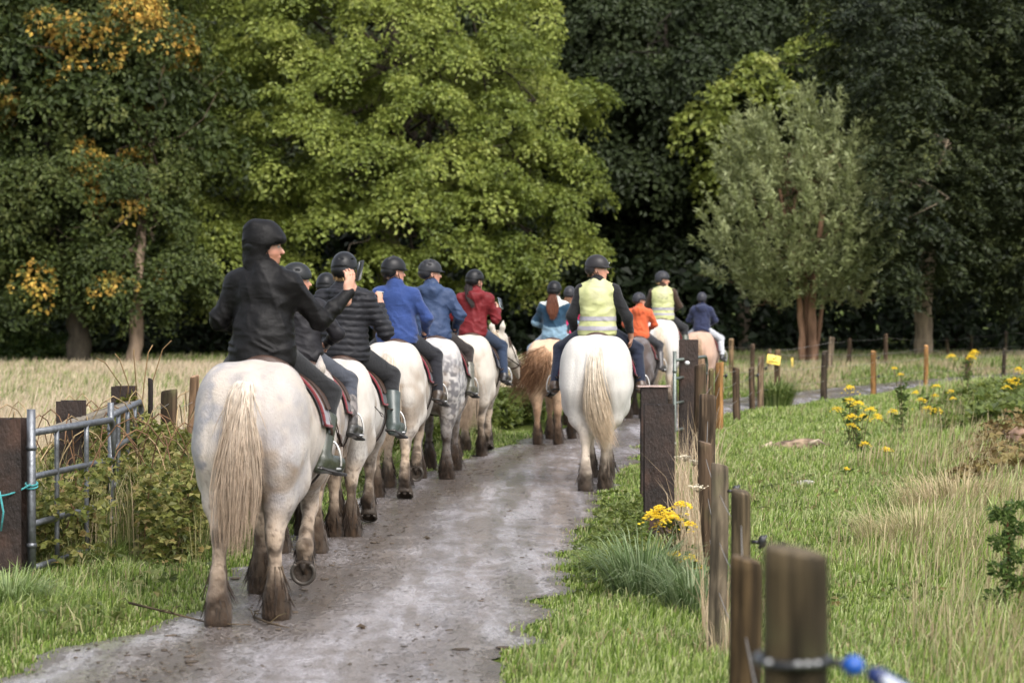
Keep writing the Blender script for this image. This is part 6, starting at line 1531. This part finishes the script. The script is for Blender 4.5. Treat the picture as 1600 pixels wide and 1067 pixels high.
ragwort(1590, 655, 577, 6, 'ragwort clump at the photo edge above the dark mound', 1.3, 1.6)
ragwort(1322, 748, 735, 1, 'one yellow flower almost buried in the short grass', .5, .5)
ragwort(1561, 800, 776, 2, 'ragwort head just above the leafy dark stem at the right', .6, .8, .5)
# big dark leafy stem at the right
x, d = gnd(1578, 1010); root = empty('dock_plant', (x, d, 0), label='tall dark green leafy stem standing at the right edge of the meadow', cat='plant')
r = np.random.default_rng(5); g = G(); g.tube([(0, 0, 0), (-.01, 0, .3), (0, 0, .6), (-.02, 0, .78)], [.012, .01, .008, .005], 6, (.12, .06, .03)); g.tube([(0, 0, .1), (.08, 0, .35), (.10, 0, .5)], .006, 5, (.12, .06, .03)); g.obj('stem', M['bark'], root)
n = 1700; z = r.random(n) * .80; cl = (np.floor(z * 13) + .5) / 13; a = r.uniform(0, 2 * pi, n); wd = np.interp(z, [0, .2, .55, .8], [.10, .085, .06, .05])
P = np.c_[np.cos(a) * wd * r.random(n) + .05 * np.sin(cl * 40), np.sin(a) * wd * r.random(n), z]; V, F = leaves(P, unit(r.normal(size=(n, 3)) + A(0, -.2, .6)), np.c_[np.cos(a), np.sin(a), .2 * np.ones(n)], r.uniform(.022, .055, n), .42)
mesh('leaf', V, [F], M['leaf'], root, leafcol(n, [(.035, .07, .016), (.08, .13, .03), (.16, .21, .06)], r), smooth=False)
# dead umbel heads by the middle posts
for px, py, d, lab in ((1085, 722, 16.8, 'dried pale umbel head left of the flat-topped one by the middle posts'), (1103, 729, 16.2, 'flat-topped dried umbel head just left of the grey fence post'), (1090, 762, 15.8, 'lowest of the dried pale umbel heads among the dead grass'), (1070, 715, 17.4, 'dried umbel head closest to the rusty steel post')):
    p = at(px, py, d); g = G(); g.tube([(p[0] + .02, p[1], 0), p], .003, 4, (.35, .27, .17)); r = np.random.default_rng(int(px))
    for k in range(26): q = p + A(r.normal(0, .028), r.normal(0, .028), r.normal(.008, .004)); g.tube([p - A(0, 0, .03), q], .0012, 3, (.5, .42, .3)); g.ell(q, (.008, .008, .004), (.55, .48, .36), None, 5, 3)
    tag(g.obj('dead_umbel', M['bark']), lab, 'seed head', 'dried umbel heads')
# fallen log, stump, stones
def lump(c, r, col, name, label, cat, seed, sc=5, amp=.25, R=None, mat='bark', nu=28, nv=18):
    g = G(); g.ell((0, 0, 0), (1, 1, 1), col, None, nu, nv); V = np.vstack(g.V); n = 1 + amp * (fbm(V * A(*r), sc, seed) - .5) * 2
    V = V * n[:, None] * A(*r); cc = mixc(np.tile(np.asarray(col), (len(V), 1)), np.asarray(col) * .35, sst(.45, .6, fbm(V, sc * 1.6, seed + 2)))
    if R is not None: V = V @ np.asarray(R).T
    return tag(mesh(name, V, [np.vstack(g.F4)], M[mat], None, cc, loc=tuple(c)), label, cat)
o = lump((3.46, 30.0, .06), (.36, .09, .085), (.26, .19, .13), 'fallen_log', 'short weathered log lying in the short green grass', 'log', 3, 9, .5, Ry(-.08) @ Rz(.2))
g = G(); g.tube([(-.25, -.03, .02), (-.34, -.05, .0), (-.44, -.06, -.03)], [.05, .03, .01], 7, (.45, .36, .26)); g.tube([(.2, -.02, .03), (.32, -.04, .08), (.42, 0, .02)], [.03, .02, .006], 6, (.3, .24, .18)); g.obj('branch_stub', M['bark'], o)
o = lump((5.86, 27.6, .14), (.34, .3, .26), (.30, .19, .13), 'tree_stump', 'rotten brown stump in bracken at the right edge', 'stump', 8, 5, .6)
g = G()
for k in range(6): a = k * 1.1; g.tube([(cos(a) * .2, sin(a) * .18, .05), (cos(a) * .38, sin(a) * .3, .12 + .05 * (k % 3)), (cos(a) * .5, sin(a) * .4, .02)], [.05, .03, .012], 6, (.12, .08, .05))
g.obj('root', M['bark'], o)
lump((2.97, 24.6, .03), (.10, .06, .035), (.55, .52, .46), 'stone', 'flat white stone lying alone in the short meadow grass', 'stone', 4, 9, .3, mat='stone')
# twigs and litter on the track
def twig(pts, label, r0=.009):
    g = G(); P = np.array([(*gnd(a, b), c) for a, b, c in pts]); g.tube(P, np.linspace(r0, .003, len(P)), 5, (.07, .05, .03)); rr = np.random.default_rng(int(pts[0][0]))
    for k in range(4): i = rr.integers(0, len(P) - 1); q = P[i] + A(rr.normal(0, .08), rr.normal(0, .12), .03); g.tube([P[i], (P[i] + q) / 2 + A(0, 0, .015), q], .003, 4, (.08, .06, .03))
    tag(g.obj('twig', M['bark']), label, 'twig')
twig([(395, 972, .03), (420, 985, .04), (452, 990, .03)], 'short broken twig on the wet track right behind the nearest horse')
twig([(200, 968, .10), (270, 975, .06), (330, 984, .035), (392, 985, .03)], 'long thin twig lying from the grass bank onto the track')
rng = np.random.default_rng(99); g = G()
n = 1500; u_ = rng.random(n); yy = 12.2 + 26 * rng.random(n) ** 1.4; xl, xr = path_x(yy); hot = rng.random(n) < .55
uu = np.where(hot, rng.normal(.32, .10, n), rng.random(n)); uu = np.clip(uu, .02, .98)
for k in range(n):
    s_ = rng.uniform(.003, .012) * (2.2 if rng.random() < .06 else 1); R = Rz(rng.random() * 6)
    g.ell((xl[k] + uu[k] * (xr[k] - xl[k]), yy[k], .022), (s_ * rng.uniform(1, 2.4), s_, s_ * .35), np.asarray((.05, .038, .027)) * rng.uniform(.6, 2.2), R, 6, 4)
tag(g.obj('gravel', M['stone']), 'mud crumbs and small stones scattered over the wet track', 'gravel', kind='stuff')
for px, py, lab, c in ((660, 848, 'dark fallen leaf in the middle of the wet track', (.05, .035, .02)), (555, 990, 'fallen leaf on the track near the bottom of the photo', (.06, .04, .02)), (975, 998, 'orange fallen leaf on the grass below the tussock', (.35, .12, .02))):
    x, d = gnd(px, py); V, F = leaves(np.array([[x, d, .035], [x + .02, d, .036]]), np.array([[0, -.3, 1.], [.3, 0, 1.]]), np.array([[1., .2, 0], [.6, -.6, 0]]), np.array([.07, .06]), .7); tag(mesh('fallen_leaf', V, [F], M['leaf'], None, np.asarray(c), smooth=False), lab, 'leaf')
